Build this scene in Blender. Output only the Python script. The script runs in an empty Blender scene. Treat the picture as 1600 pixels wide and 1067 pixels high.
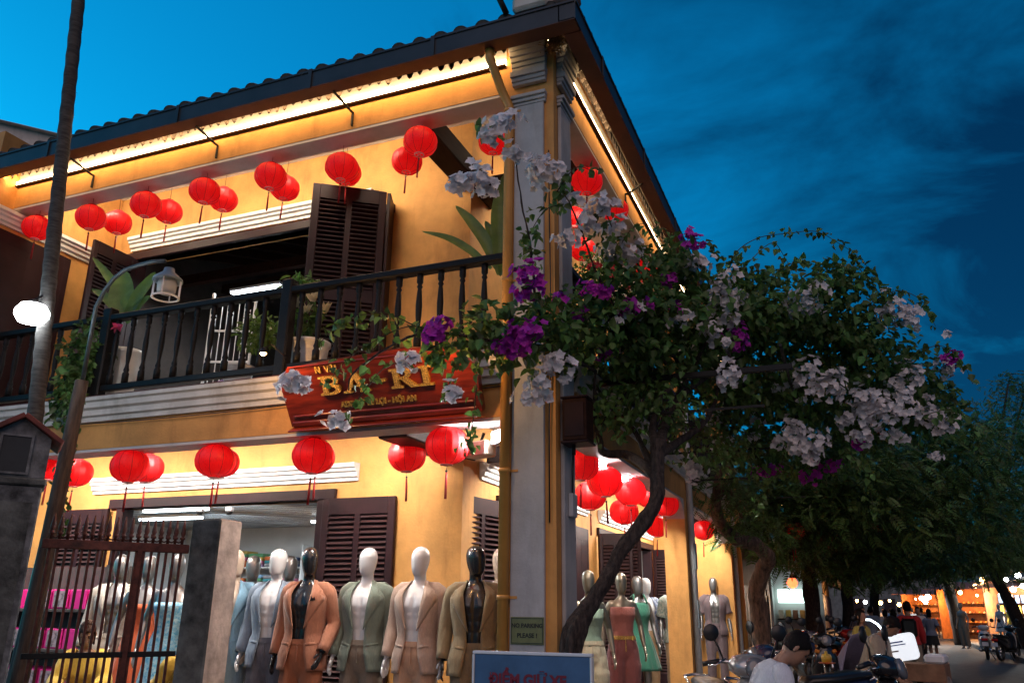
import bpy, bmesh, math, random
from mathutils import Vector, Matrix, Euler, noise
random.seed(11)
R = math.radians
SC = bpy.context.scene
COL = SC.collection

# ------------------------------------------------------------------ camera
F_PX = 1259.14
YAW, PITCH, ROLL = R(-22.0356), R(18.1487), R(0.6102)
_fw = Vector((math.sin(YAW)*math.cos(PITCH), math.cos(YAW)*math.cos(PITCH), math.sin(PITCH)))
_r0 = Vector((math.cos(YAW), -math.sin(YAW), 0.0)); _u0 = _r0.cross(_fw)
_rt = _r0*math.cos(ROLL) + _u0*math.sin(ROLL)
_up = _u0*math.cos(ROLL) - _r0*math.sin(ROLL)
CAM = Vector((1.999, -5.869, 1.6))
cd = bpy.data.cameras.new('camera'); cam = bpy.data.objects.new('camera', cd); COL.objects.link(cam)
cd.sensor_width = 36.0; cd.lens = F_PX/1600*36; cd.clip_start = 0.05; cd.clip_end = 800
cam.matrix_world = Matrix(((_rt.x, _up.x, -_fw.x, CAM.x), (_rt.y, _up.y, -_fw.y, CAM.y), (_rt.z, _up.z, -_fw.z, CAM.z), (0, 0, 0, 1)))
SC.camera = cam

def ray(px, py):
    return (_fw*F_PX + _rt*(px-800) - _up*(py-533.5)).normalized()
def at(px, py, x=None, y=None, z=None, d=None):
    """survey of the photograph: the point seen at a pixel on a known plane (or at a known depth)"""
    v = ray(px, py)
    if d is not None: t = d/v.dot(_fw)
    elif x is not None: t = (x-CAM.x)/v.x
    elif y is not None: t = (y-CAM.y)/v.y
    else: t = (z-CAM.z)/v.z
    return CAM + v*t

# ------------------------------------------------------------------ world, sun, exposure
W = bpy.data.worlds.new('World'); SC.world = W; W.use_nodes = True
wn, wl = W.node_tree.nodes, W.node_tree.links
wn.clear()
sky = wn.new('ShaderNodeTexSky'); sky.sky_type = 'NISHITA'; sky.sun_disc = False
SUN_EL, SUN_ROT = R(15), R(-75)
sky.sun_elevation = SUN_EL; sky.sun_rotation = SUN_ROT; sky.air_density = 1.0; sky.dust_density = 0.3; sky.ozone_density = 6.0
tint = wn.new('ShaderNodeMix'); tint.data_type = 'RGBA'; tint.blend_type = 'MULTIPLY'; tint.inputs[0].default_value = 1.0
tint.inputs[7].default_value = (0.015, 1.30, 1.36, 1)
tc = wn.new('ShaderNodeTexCoord')
mp = wn.new('ShaderNodeMapping'); mp.inputs['Scale'].default_value = (1.0, 1.0, 2.6); mp.inputs['Rotation'].default_value = (0.2, 0.35, 0.3)
n1 = wn.new('ShaderNodeTexNoise'); n1.inputs['Scale'].default_value = 2.7; n1.inputs['Detail'].default_value = 7; n1.inputs['Roughness'].default_value = 0.6; n1.inputs['Distortion'].default_value = 0.5
cr = wn.new('ShaderNodeValToRGB'); cr.color_ramp.elements[0].position = 0.15; cr.color_ramp.elements[0].color = (0, 0, 0, 1)
cr.color_ramp.elements[1].position = 0.56; cr.color_ramp.elements[1].color = (1, 1, 1, 1)
cl = wn.new('ShaderNodeMix'); cl.data_type = 'RGBA'; cl.blend_type = 'MULTIPLY'
cl.inputs[7].default_value = (0.9, 0.17, 0.22, 1)
# the cloud deck thickens away from the bright part of the sky
dt = wn.new('ShaderNodeVectorMath'); dt.operation = 'DOT_PRODUCT'; dt.inputs[1].default_value = (1.0, 0.0, -0.50)
ad = wn.new('ShaderNodeMath'); ad.operation = 'MULTIPLY_ADD'; ad.inputs[1].default_value = 0.62
bg = wn.new('ShaderNodeBackground'); bg.inputs[1].default_value = 0.13
wo = wn.new('ShaderNodeOutputWorld')
wl.new(sky.outputs[0], tint.inputs[6]); wl.new(tc.outputs['Generated'], mp.inputs[0]); wl.new(mp.outputs[0], n1.inputs['Vector'])
wl.new(tc.outputs['Generated'], dt.inputs[0]); wl.new(dt.outputs['Value'], ad.inputs[0]); wl.new(n1.outputs[0], ad.inputs[2])
wl.new(ad.outputs[0], cr.inputs[0]); wl.new(cr.outputs[0], cl.inputs[0]); wl.new(tint.outputs[2], cl.inputs[6])
wl.new(cl.outputs[2], bg.inputs[0]); wl.new(bg.outputs[0], wo.inputs[0])

sd = bpy.data.lights.new('sun', 'SUN'); sun = bpy.data.objects.new('sun', sd); COL.objects.link(sun)
sd.energy = 0.95; sd.angle = R(60); sd.color = (1.0, 0.68, 0.56)
sun.rotation_euler = (R(56), 0, R(24))
sun.location = (0, -20, 30)

VS = SC.view_settings
VS.view_transform = 'Standard'; VS.look = 'None'; VS.exposure = 0.0; VS.gamma = 1.0; VS.use_curve_mapping = False
SC.cycles.use_denoising = True
SC.cycles.max_bounces = 6; SC.cycles.diffuse_bounces = 3; SC.cycles.glossy_bounces = 3; SC.cycles.transparent_max_bounces = 6
SC.cycles.sample_clamp_indirect = 6.0; SC.cycles.caustics_reflective = False; SC.cycles.caustics_refractive = False

# ------------------------------------------------------------------ materials
MATS = {}
def mat(name, col, rough=0.6, var=0.12, scale=6.0, bump=0.0, bscale=None, metal=0.0, spec=0.5, emit=None, estr=0.0,
        col2=None, stretch=None, trans=0.0, island=0.0, coat=0.0, sheen=0.0, dirt=0.0):
    if name in MATS: return MATS[name]
    m = bpy.data.materials.new(name); m.use_nodes = True
    nt = m.node_tree; n = nt.nodes; l = nt.links
    p = n['Principled BSDF']
    p.inputs['Roughness'].default_value = rough; p.inputs['Metallic'].default_value = metal
    p.inputs['Specular IOR Level'].default_value = spec
    if coat: p.inputs['Coat Weight'].default_value = coat; p.inputs['Coat Roughness'].default_value = 0.12
    if sheen: p.inputs['Sheen Weight'].default_value = sheen
    c = (*col, 1)
    if col2 is None: col2 = tuple(max(0.0, x*(1-var*2.2)) for x in col); c1 = tuple(min(1.0, x*(1+var*0.7)) for x in col)
    else: c1 = col
    tcn = n.new('ShaderNodeTexCoord'); vec = tcn.outputs['Object']
    if stretch:
        mpn = n.new('ShaderNodeMapping'); mpn.inputs['Scale'].default_value = stretch
        l.new(vec, mpn.inputs[0]); vec = mpn.outputs[0]
    last = None
    if var > 0 or col2 is not None:
        nz = n.new('ShaderNodeTexNoise'); nz.inputs['Scale'].default_value = scale; nz.inputs['Detail'].default_value = 6; nz.inputs['Roughness'].default_value = 0.62
        l.new(vec, nz.inputs['Vector'])
        rp = n.new('ShaderNodeValToRGB'); rp.color_ramp.elements[0].position = 0.30; rp.color_ramp.elements[1].position = 0.66
        rp.color_ramp.elements[0].color = (*col2, 1); rp.color_ramp.elements[1].color = (*c1, 1)
        l.new(nz.outputs[0], rp.inputs[0]); last = rp.outputs[0]
    if island:
        g = n.new('ShaderNodeNewGeometry'); hs = n.new('ShaderNodeHueSaturation')
        mr = n.new('ShaderNodeMapRange'); mr.inputs[3].default_value = 1-island; mr.inputs[4].default_value = 1+island
        mh = n.new('ShaderNodeMapRange'); mh.inputs[3].default_value = 0.5-island*0.06; mh.inputs[4].default_value = 0.5+island*0.05
        l.new(g.outputs['Random Per Island'], mr.inputs[0]); l.new(mr.outputs[0], hs.inputs['Value'])
        l.new(g.outputs['Random Per Island'], mh.inputs[0]); l.new(mh.outputs[0], hs.inputs['Hue'])
        if last: l.new(last, hs.inputs['Color'])
        else: hs.inputs['Color'].default_value = c
        last = hs.outputs[0]
    if dirt:
        nd = n.new('ShaderNodeTexNoise'); nd.inputs['Scale'].default_value = 1.7; nd.inputs['Detail'].default_value = 8; nd.inputs['Roughness'].default_value = 0.7
        md = n.new('ShaderNodeMapping'); md.inputs['Scale'].default_value = (2.2, 2.2, 0.6); l.new(tcn.outputs['Object'], md.inputs[0]); l.new(md.outputs[0], nd.inputs['Vector'])
        rd = n.new('ShaderNodeValToRGB'); rd.color_ramp.elements[0].position = 0.52; rd.color_ramp.elements[1].position = 0.75
        rd.color_ramp.elements[0].color = (0, 0, 0, 1); rd.color_ramp.elements[1].color = (dirt, dirt, dirt, 1)
        l.new(nd.outputs[0], rd.inputs[0])
        mx = n.new('ShaderNodeMix'); mx.data_type = 'RGBA'; mx.blend_type = 'MULTIPLY'; mx.inputs[7].default_value = (0.42, 0.36, 0.30, 1)
        l.new(rd.outputs[0], mx.inputs[0])
        if last: l.new(last, mx.inputs[6])
        else: mx.inputs[6].default_value = c
        last = mx.outputs[2]
    if last: l.new(last, p.inputs['Base Color'])
    else: p.inputs['Base Color'].default_value = c
    if emit is not None:
        p.inputs['Emission Color'].default_value = (*emit, 1); p.inputs['Emission Strength'].default_value = estr
    if bump:
        nb = n.new('ShaderNodeTexNoise'); nb.inputs['Scale'].default_value = bscale or scale*4; nb.inputs['Detail'].default_value = 5
        l.new(vec, nb.inputs['Vector'])
        bn = n.new('ShaderNodeBump'); bn.inputs['Strength'].default_value = bump; bn.inputs['Distance'].default_value = 0.02
        l.new(nb.outputs[0], bn.inputs['Height']); l.new(bn.outputs[0], p.inputs['Normal'])
    if trans:
        tr = n.new('ShaderNodeBsdfTranslucent'); mxs = n.new('ShaderNodeMixShader'); mxs.inputs[0].default_value = trans
        if last: l.new(last, tr.inputs[0])
        else: tr.inputs[0].default_value = c
        l.new(p.outputs[0], mxs.inputs[1]); l.new(tr.outputs[0], mxs.inputs[2]); l.new(mxs.outputs[0], n['Material Output'].inputs[0])
    MATS[name] = m
    return m

M = {}
M['wall'] = mat('ochre_plaster', (0.66, 0.315, 0.085), 0.75, 0.13, 2.2, 0.16, 40, dirt=0.62)
M['cream'] = mat('white_plaster', (0.62, 0.59, 0.55), 0.7, 0.10, 3, 0.10, 50, dirt=0.6)
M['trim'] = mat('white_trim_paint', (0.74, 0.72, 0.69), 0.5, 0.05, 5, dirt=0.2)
M['pinkbeam'] = mat('white_soffit_plaster', (0.60, 0.56, 0.54), 0.7, 0.06, 4, dirt=0.3)
M['pilaster'] = mat('grey_pilaster_plaster', (0.42, 0.425, 0.43), 0.75, 0.10, 3, 0.12, 50, dirt=0.5)
M['shutter'] = mat('maroon_shutter_paint', (0.026, 0.010, 0.012), 0.5, 0.15, 5, spec=.2, dirt=0.2)
M['slat'] = mat('shutter_slat_paint', (0.055, 0.028, 0.029), 0.35, 0.12, 8)
M['darkwood'] = mat('black_painted_wood', (0.008, 0.007, 0.007), 0.5, 0.2, 8, spec=.2)
M['brown'] = mat('brown_timber', (0.030, 0.011, 0.007), 0.6, 0.25, 4, spec=.12, stretch=(6, 1, 6))
M['gutter'] = mat('dark_gutter_metal', (0.022, 0.024, 0.028), 0.45, 0.25, 3)
M['gutterin'] = mat('brown_gutter_paint', (0.10, 0.035, 0.018), 0.5, 0.2, 4)
M['tile'] = mat('weathered_clay_tile', (0.11, 0.085, 0.075), 0.75, 0.35, 7, 0.2)
M['pipe'] = mat('ochre_pipe_paint', (0.56, 0.27, 0.055), 0.4, 0.08, 3, dirt=0.3)
M['greypipe'] = mat('grey_pipe', (0.42, 0.44, 0.46), 0.4, 0.1, 4)
M['led'] = mat('led_strip', (1, .8, .5), 0.5, 0, emit=(1.0, 0.72, 0.40), estr=22.0)
M['tube'] = mat('fluorescent_tube', (1, 1, 1), 0.5, 0, emit=(0.80, 0.93, 1.0), estr=14.0)
M['bulb'] = mat('white_lamp_glow', (1, 1, 1), 0.5, 0, emit=(0.93, 0.97, 1.0), estr=40.0)
M['warmbulb'] = mat('warm_bulb_glow', (1, .8, .5), 0.5, 0, emit=(1.0, 0.55, 0.20), estr=26.0)
M['metal'] = mat('dark_iron', (0.012, 0.011, 0.011), 0.6, 0.2, 10, spec=.3)
M['rust'] = mat('rusty_red_iron', (0.13, 0.035, 0.022), 0.6, 0.35, 14, 0.1, metal=0.2)
M['steel'] = mat('chrome_steel', (0.6, 0.6, 0.62), 0.2, 0.05, 4, metal=1.0)
M['black'] = mat('black_plastic', (0.012, 0.012, 0.013), 0.35, 0.1, 6)
M['white'] = mat('white_plastic', (0.75, 0.75, 0.76), 0.4, 0.05, 6)
M['concrete'] = mat('stained_concrete', (0.20, 0.185, 0.17), 0.85, 0.3, 5, 0.25, 40, dirt=0.8)
M['darkconc'] = mat('dark_concrete', (0.115, 0.120, 0.112), 0.9, 0.4, 5, 0.3, 30, dirt=0.7)  # also the painted shade on one side of the gate post
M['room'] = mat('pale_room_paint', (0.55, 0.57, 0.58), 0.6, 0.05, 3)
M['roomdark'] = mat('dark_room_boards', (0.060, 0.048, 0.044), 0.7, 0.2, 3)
M['panel'] = mat('grey_ceiling_panel', (0.22, 0.26, 0.29), 0.35, 0.08, 3, metal=0.2)

# ------------------------------------------------------------------ mesh helpers
class MB:
    def __init__(s): s.v = []; s.f = []; s.mi = []; s.sm = []; s.cur = 0; s.M = None
    def add(s, vs, fs, smooth=False):
        o = len(s.v)
        if s.M is not None: vs = [s.M @ Vector(p) for p in vs]
        s.v.extend(tuple(p) for p in vs)
        for q in fs: s.f.append(tuple(i+o for i in q)); s.mi.append(s.cur); s.sm.append(smooth)
        return s
    def box(s, x0, x1, y0, y1, z0, z1, b=0.0):
        if b <= 0:
            return s.add([(x0,y0,z0),(x1,y0,z0),(x1,y1,z0),(x0,y1,z0),(x0,y0,z1),(x1,y0,z1),(x1,y1,z1),(x0,y1,z1)],
                  [(0,3,2,1),(4,5,6,7),(0,1,5,4),(1,2,6,5),(2,3,7,6),(3,0,4,7)])
        b = min(b, (x1-x0)*.45, (y1-y0)*.45, (z1-z0)*.45)
        vs = []; idx = {}
        for ix, (xa, xi) in enumerate(((x0, x0+b), (x1, x1-b))):
            for iy, (ya, yi) in enumerate(((y0, y0+b), (y1, y1-b))):
                for iz, (za, zi) in enumerate(((z0, z0+b), (z1, z1-b))):
                    idx[ix,iy,iz] = len(vs); vs += [(xa,yi,zi),(xi,ya,zi),(xi,yi,za)]
        g = lambda a,b_,c,k: idx[a,b_,c]+k
        fs = [(g(0,0,0,0),g(0,0,1,0),g(0,1,1,0),g(0,1,0,0)),(g(1,0,0,0),g(1,1,0,0),g(1,1,1,0),g(1,0,1,0)),
              (g(0,0,0,1),g(1,0,0,1),g(1,0,1,1),g(0,0,1,1)),(g(0,1,0,1),g(0,1,1,1),g(1,1,1,1),g(1,1,0,1)),
              (g(0,0,0,2),g(0,1,0,2),g(1,1,0,2),g(1,0,0,2)),(g(0,0,1,2),g(1,0,1,2),g(1,1,1,2),g(0,1,1,2))]
        for a in (0,1):
            for c in (0,1):
                fs.append((g(a,0,c,0),g(a,0,c,1),g(1-a,0,c,1),g(1-a,0,c,0)) if False else (g(0,a,c,1),g(1,a,c,1),g(1,a,c,2),g(0,a,c,2)))
                fs.append((g(a,0,c,0),g(a,1,c,0),g(a,1,c,2),g(a,0,c,2)))
                fs.append((g(a,c,0,0),g(a,c,1,0),g(a,c,1,1),g(a,c,0,1)))
        for a in (0,1):
            for b_ in (0,1):
                for c in (0,1): fs.append((g(a,b_,c,0),g(a,b_,c,1),g(a,b_,c,2)))
        return s.add(vs, fs)
    def cbox(s, c, sx, sy, sz, b=0.0): return s.box(c[0]-sx/2,c[0]+sx/2,c[1]-sy/2,c[1]+sy/2,c[2]-sz/2,c[2]+sz/2,b)
    def loft(s, rings, cap=True, smooth=True, closed=True):
        n = len(rings[0]); vs = [p for r_ in rings for p in r_]; fs = []
        for i in range(len(rings)-1):
            for j in range(n if closed else n-1):
                a = i*n+j; b = i*n+(j+1) % n; fs.append((a, b, b+n, a+n))
        if cap and closed:
            fs.append(tuple(reversed(range(n)))); fs.append(tuple((len(rings)-1)*n+j for j in range(n)))
        return s.add(vs, fs, smooth)
    def tube(s, pts, rad, n=8, cap=True, flat=1.0, smooth=True):
        pts = [Vector(p) for p in pts]; rad = rad if isinstance(rad, (list, tuple)) else [rad]*len(pts)
        t = (pts[1]-pts[0]).normalized(); up = Vector((0,0,1)) if abs(t.z) < 0.9 else Vector((1,0,0))
        a = t.cross(up).normalized(); rings = []
        for i, p in enumerate(pts):
            if i == 0: t = pts[1]-pts[0]
            elif i == len(pts)-1: t = pts[-1]-pts[-2]
            else: t = (pts[i]-pts[i-1]).normalized()+(pts[i+1]-pts[i]).normalized()
            if t.length < 1e-9: t = Vector((0,0,1))
            t.normalize(); a = (a - t*a.dot(t))
            if a.length < 1e-6: a = t.orthogonal()
            a.normalize(); b = t.cross(a)
            rings.append([p + a*math.cos(k*2*math.pi/n)*rad[i] + b*math.sin(k*2*math.pi/n)*rad[i]*flat for k in range(n)])
        return s.loft(rings, cap, smooth)
    def lathe(s, prof, n=16, c=(0,0,0), smooth=True, scallop=0.0, lobes=0, cap=True):
        rings = []
        for r_, z in prof:
            rr = []
            for k in range(n):
                q = k*2*math.pi/n; r2 = r_*(1-scallop*(0.5+0.5*math.cos(q*lobes))) if lobes else r_
                rr.append((c[0]+r2*math.cos(q), c[1]+r2*math.sin(q), c[2]+z))
            rings.append(rr)
        return s.loft(rings, cap, smooth)
    def prism(s, poly, y0, y1):
        """poly in (x,z), extruded along y"""
        n = len(poly); vs = [(p[0], y0, p[1]) for p in poly]+[(p[0], y1, p[1]) for p in poly]
        fs = [tuple(range(n)), tuple(reversed(range(n, 2*n)))]+[(i, n+i, n+(i+1) % n, (i+1) % n) for i in range(n)]
        return s.add(vs, fs)
    def mesh(s, name, mats):
        me = bpy.data.meshes.new(name); me.from_pydata(s.v, [], s.f)
        for m_ in (mats if isinstance(mats, (list, tuple)) else [mats]): me.materials.append(m_)
        me.polygons.foreach_set('material_index', s.mi); me.polygons.foreach_set('use_smooth', s.sm)
        bm = bmesh.new(); bm.from_mesh(me); bmesh.ops.recalc_face_normals(bm, faces=bm.faces); bm.to_mesh(me); bm.free()
        me.update(); return me
    def build(s, name, mats, parent=None, **kw):
        return link(name, s.mesh(name, mats), parent, **kw)

def link(name, me, parent=None, loc=None, rot=None, scale=None, label=None, cat=None, group=None, kind=None):
    o = bpy.data.objects.new(name, me); COL.objects.link(o)
    if parent is not None: o.parent = parent
    if loc is not None: o.location = loc
    if rot is not None: o.rotation_euler = rot
    if scale is not None: o.scale = scale
    tagp(o, label, cat, group, kind); return o
def tagp(o, label=None, cat=None, group=None, kind=None):
    if label: o['label'] = label
    if cat: o['category'] = cat
    if group: o['group'] = group
    if kind: o['kind'] = kind
    return o
def thing(name, label, cat, loc=(0,0,0), rz=0.0, group=None):
    o = bpy.data.objects.new(name, None); COL.objects.link(o); o.location = loc; o.rotation_euler = (0,0,rz); o.empty_display_size = 0.2
    return tagp(o, label, cat, group)
def copy_tree(o, parent=None):
    c = o.copy(); COL.objects.link(c); c.parent = parent
    for ch in list(o.children): copy_tree(ch, c)
    return c
def remesh(me, voxel, smooth=4):
    """fuse overlapping pieces of one mesh into a single continuous skin"""
    o = bpy.data.objects.new('tmp', me); COL.objects.link(o)
    a = o.modifiers.new('r', 'REMESH'); a.mode = 'VOXEL'; a.voxel_size = voxel; a.use_smooth_shade = True
    if smooth:
        b = o.modifiers.new('s', 'SMOOTH'); b.iterations = smooth; b.factor = 0.5
    dg = bpy.context.evaluated_depsgraph_get(); ev = o.evaluated_get(dg)
    out = bpy.data.meshes.new_from_object(ev); bpy.data.objects.remove(o)
    out.polygons.foreach_set('use_smooth', [True]*len(out.polygons))
    return out
def text_mesh(body, size, depth=0.01, bold=0.0, align='CENTER', font_shear=0.0):
    cu = bpy.data.curves.new('t', 'FONT'); cu.body = body; cu.size = size; cu.extrude = depth; cu.offset = bold; cu.align_x = align; cu.align_y = 'CENTER'; cu.shear = font_shear
    o = bpy.data.objects.new('t', cu); COL.objects.link(o)
    dg = bpy.context.evaluated_depsgraph_get(); dg.update()
    me = bpy.data.meshes.new_from_object(o.evaluated_get(dg)); bpy.data.objects.remove(o)
    return me
def lamp(name, kind, loc, energy, color, size=0.1, rot=None, parent=None, sy=None, spot=None):
    ld = bpy.data.lights.new(name, kind); o = bpy.data.objects.new(name, ld); COL.objects.link(o)
    o.location = loc; ld.energy = energy; ld.color = color
    if kind == 'AREA':
        ld.size = size
        if sy: ld.shape = 'RECTANGLE'; ld.size_y = sy
    elif kind in ('POINT', 'SPOT'): ld.shadow_soft_size = size
    if kind == 'SPOT' and spot: ld.spot_size = spot; ld.spot_blend = 0.6
    if rot is not None: o.rotation_euler = rot
    if parent is not None: o.parent = parent
    return o
# ------------------------------------------------------------------ ground, road, pavements
M['asphalt'] = mat('worn_asphalt', (0.060, 0.058, 0.058), 0.72, 0.3, 3, 0.25, 120, dirt=0.5)
M['paving'] = mat('pavement_concrete', (0.20, 0.175, 0.155), 0.8, 0.25, 3, 0.2, 60, dirt=0.5)
M['soil'] = mat('dusty_ground', (0.10, 0.085, 0.07), 0.9, 0.3, 2)
def sheet(name, x0, x1, y0, y1, z, m_):
    b = MB(); b.add([(x0,y0,z),(x1,y0,z),(x1,y1,z),(x0,y1,z)], [(0,1,2,3)]); return b.build(name, m_, kind='structure')
sheet('ground', -300, 300, -120, 500, -0.012, M['soil'])
sheet('road', 3.0, 7.0, -40, 400, -0.004, M['asphalt'])
b = MB(); b.box(-0.6, 2.85, -40, 400, -0.02, 0.12, 0.012); pav = b.build('pavement', M['paving'], kind='structure')
b = MB(); b.box(7.15, 14, -40, 400, -0.02, 0.13, 0.012); pav2 = b.build('pavement', M['paving'], kind='structure')
b = MB(); b.box(-12, -0.6, -40, -0.35, -0.02, 0.125, 0.012); b.build('pavement', M['paving'], kind='structure')
for xk, zt in ((2.85, 0.14), (7.0, 0.15)):
    kerb = MB(); kerb.box(0, .15, 0, .98, -0.02, zt, .015); km = kerb.mesh('kerb_stone', M['concrete'])
    pp = pav if xk < 5 else pav2
    for k in range(70):
        link('kerb_stone', km, pp, loc=(xk, -2+k*1.0, 0))

# ------------------------------------------------------------------ corner shop house
HOUSE = thing('corner_shop_house', 'two-storey ochre yellow corner shop house with dark balcony railing and lit eaves', 'building')
XL = -9.4
YR = 10.5
def profx(poly, x0, x1, name, m_, parent=HOUSE, **kw):
    n = len(poly); b = MB()
    b.add([(x0,p[0],p[1]) for p in poly]+[(x1,p[0],p[1]) for p in poly],
          [tuple(range(n)), tuple(reversed(range(n,2*n)))]+[(i,n+i,n+(i+1)%n,(i+1)%n) for i in range(n)])
    return b.build(name, m_, parent, **kw)
def profy(poly, y0, y1, name, m_, parent=HOUSE, **kw):
    n = len(poly); b = MB()
    b.add([(p[0],y0,p[1]) for p in poly]+[(p[0],y1,p[1]) for p in poly],
          [tuple(range(n)), tuple(reversed(range(n,2*n)))]+[(i,n+i,n+(i+1)%n,(i+1)%n) for i in range(n)])
    return b.build(name, m_, parent, **kw)
# plinth / veranda floor
b = MB(); b.box(XL, -0.02, 0.02, 11.0, 0.0, 0.22, 0.015); b.build('veranda_floor', M['paving'], HOUSE)
# corner pillar with pilaster faces and stepped capitals
b = MB(); b.box(-.45, 0, 0, .45, .1, 6.62); P = b.build('corner_pillar', M['wall'], HOUSE)
b = MB(); b.box(-.36, -.085, -.035, -.002, .1, 5.90, .006); b.build('pilaster_panel', M['pilaster'], P)
b = MB(); b.box(.002, .035, .10, .38, .1, 5.90, .006); b.build('pilaster_panel', M['pilaster'], P)
def cap(front):
    b = MB()
    steps = [(.038, 5.90, 5.93), (.055, 5.93, 5.965), (.075, 5.965, 6.0), (.05, 6.115, 6.15), (.065, 6.15, 6.19), (.085, 6.19, 6.25), (.055, 6.25, 6.30), (.065, 6.30, 6.35), (.08, 6.35, 6.40), (.10, 6.40, 6.45), (.115, 6.45, 6.52)]
    for d, z0, z1 in steps:
        if front: b.box(-.37-d*.25, -.075+d*.25, -d, -.003, z0, z1-.001, .004)
        else: b.box(.003, d, .09-d*.25, .39+d*.25, z0, z1-.001, .004)
    return b.build('capital', M['pilaster'], P)
cap(True); cap(False)
# second and third street pillars with pale haunched beam ends
for (y0, y1) in ((5.45, 5.9), (10.1, 10.5)):
    b = MB(); b.box(-.30, 0, y0, y1, .1, 6.5); b.build('street_pillar', M['wall'], HOUSE)
# upper beam (ochre face, pale soffit)
def beam_left(z0, z1, y1, name):
    b = MB(); b.box(XL, -.45, 0.0, y1, z0+.03, z1); o = b.build(name, M['wall'], HOUSE)
    b = MB(); b.box(XL, -.452, 0.004, y1+.003, z0, z0+.028); b.build('soffit', M['pinkbeam'], o)
    return o
def beam_right(z0, z1, x1, y0, y1, name):
    b = MB(); b.box(x1, 0, y0, y1, z0+.03, z1); o = b.build(name, M['wall'], HOUSE)
    b = MB(); b.box(x1-.003, -.004, y0+.002, y1-.002, z0, z0+.028); b.build('soffit', M['pinkbeam'], o)
    return o
beam_left(6.07, 6.72, .24, 'upper_beam'); beam_right(6.07, 6.72, -.24, .45, YR+.5, 'upper_beam')
beam_left(3.02, 3.45, .25, 'lower_beam'); beam_right(3.0, 3.45, -.25, .45, 5.45, 'lower_beam'); beam_right(3.0, 3.45, -.25, 5.9, 10.1, 'lower_beam')
# haunches: pale curved brackets where the lower beam meets street pillars
for y0, s in ((5.45, -1), (5.9, 1), (10.1, -1)):
    pts = [(0, 3.0)] + [(s*.42*(1-math.sin(a)), 3.0-.24*(1-math.cos(a))) for a in [k*math.pi/2/7 for k in range(1, 8)]]
    b = MB(); n = len(pts)
    b.add([(-.26, y0+p[0], p[1]-.002) for p in pts]+[(-.004, y0+p[0], p[1]-.002) for p in pts],
          [tuple(range(n)), tuple(reversed(range(n, 2*n)))]+[(i, n+i, n+(i+1) % n, (i+1) % n) for i in range(n)])
    b.build('haunch', M['pinkbeam'], HOUSE)
# balcony slab and cornice
prof = lambda s: [(s*.0, 3.325), (s*-.03, 3.325), (s*-.03, 3.37), (s*-.055, 3.385), (s*-.055, 3.44), (s*-.085, 3.46), (s*-.085, 3.515), (s*-.11, 3.53), (s*-.11, 3.565), (s*0, 3.575)]
profx(prof(1), XL, -.46, 'balcony_cornice', M['cream']); profy(prof(-1), .46, YR+.5, 'balcony_cornice', M['cream'])
b = MB(); b.box(XL, -.02, .02, 1.7, 3.455, 3.60); b.build('balcony_slab', M['pinkbeam'], HOUSE)
b = MB(); b.box(-1.7, -.02, 1.702, YR+.5, 3.455, 3.60); b.build('balcony_slab', M['pinkbeam'], HOUSE)
# rusty flashing on the slab edge
b = MB(); b.box(XL, -.46, -.112, .02, 3.5655, 3.574); b.build('slab_flashing', M['rust'], HOUSE)

# inner walls with openings
def wall_x(y0, y1, x0, x1, z0, z1, holes, name='wall', m_=None):
    b = MB(); xs = sorted(holes); cx = x0
    for (a, c, h0, h1) in xs:
        b.box(cx, a, y0, y1, z0, z1)
        if h0 > z0: b.box(a, c, y0, y1, z0, h0)
        b.box(a, c, y0, y1, h1, z1); cx = c
    b.box(cx, x1, y0, y1, z0, z1); return b.build(name, m_ or M['wall'], HOUSE)
def wall_y(x0, x1, y0, y1, z0, z1, holes, name='wall', m_=None):
    b = MB(); cy = y0
    for (a, c, h0, h1) in sorted(holes):
        b.box(x0, x1, cy, a, z0, z1)
        if h0 > z0: b.box(x0, x1, a, c, z0, h0)
        b.box(x0, x1, a, c, h1, z1); cy = c
    b.box(x0, x1, cy, y1, z0, z1); return b.build(name, m_ or M['wall'], HOUSE)
OL = (-6.05, -3.12, .22, 2.66); OU = (-6.5, -2.62, 3.6, 5.96)
wall_x(1.5, 1.66, XL, -1.5, .22, 3.45, [OL]); wall_x(1.5, 1.66, -6.9, -1.5, 3.6, 7.3, [OU])
wall_y(-1.66, -1.5, 1.662, YR+.5, .22, 3.45, [(2.45, 4.9, .22, 2.64), (6.4, 10.0, .22, 2.64)])
wall_y(-1.66, -1.5, 1.662, YR+.5, 3.6, 7.3, [(2.6, 4.8, 3.6, 5.9), (6.6, 9.6, 3.6, 5.9)])
wall_y(-7.06, -6.9, -0.3, 1.498, 3.6, 7.0, [])                 # projecting wing at the far end of the balcony
b = MB(); b.box(-1.49, -.31, 10.3, 10.45, .22, 2.99); b.build('wall', M['wall'], HOUSE)
# ceilings
b = MB(); b.box(XL, -.25, .245, 1.498, 6.95, 7.0); b.box(-1.498, -.25, 1.5, YR+.5, 6.95, 7.0); b.build('ceiling', M['pinkbeam'], HOUSE)
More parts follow.
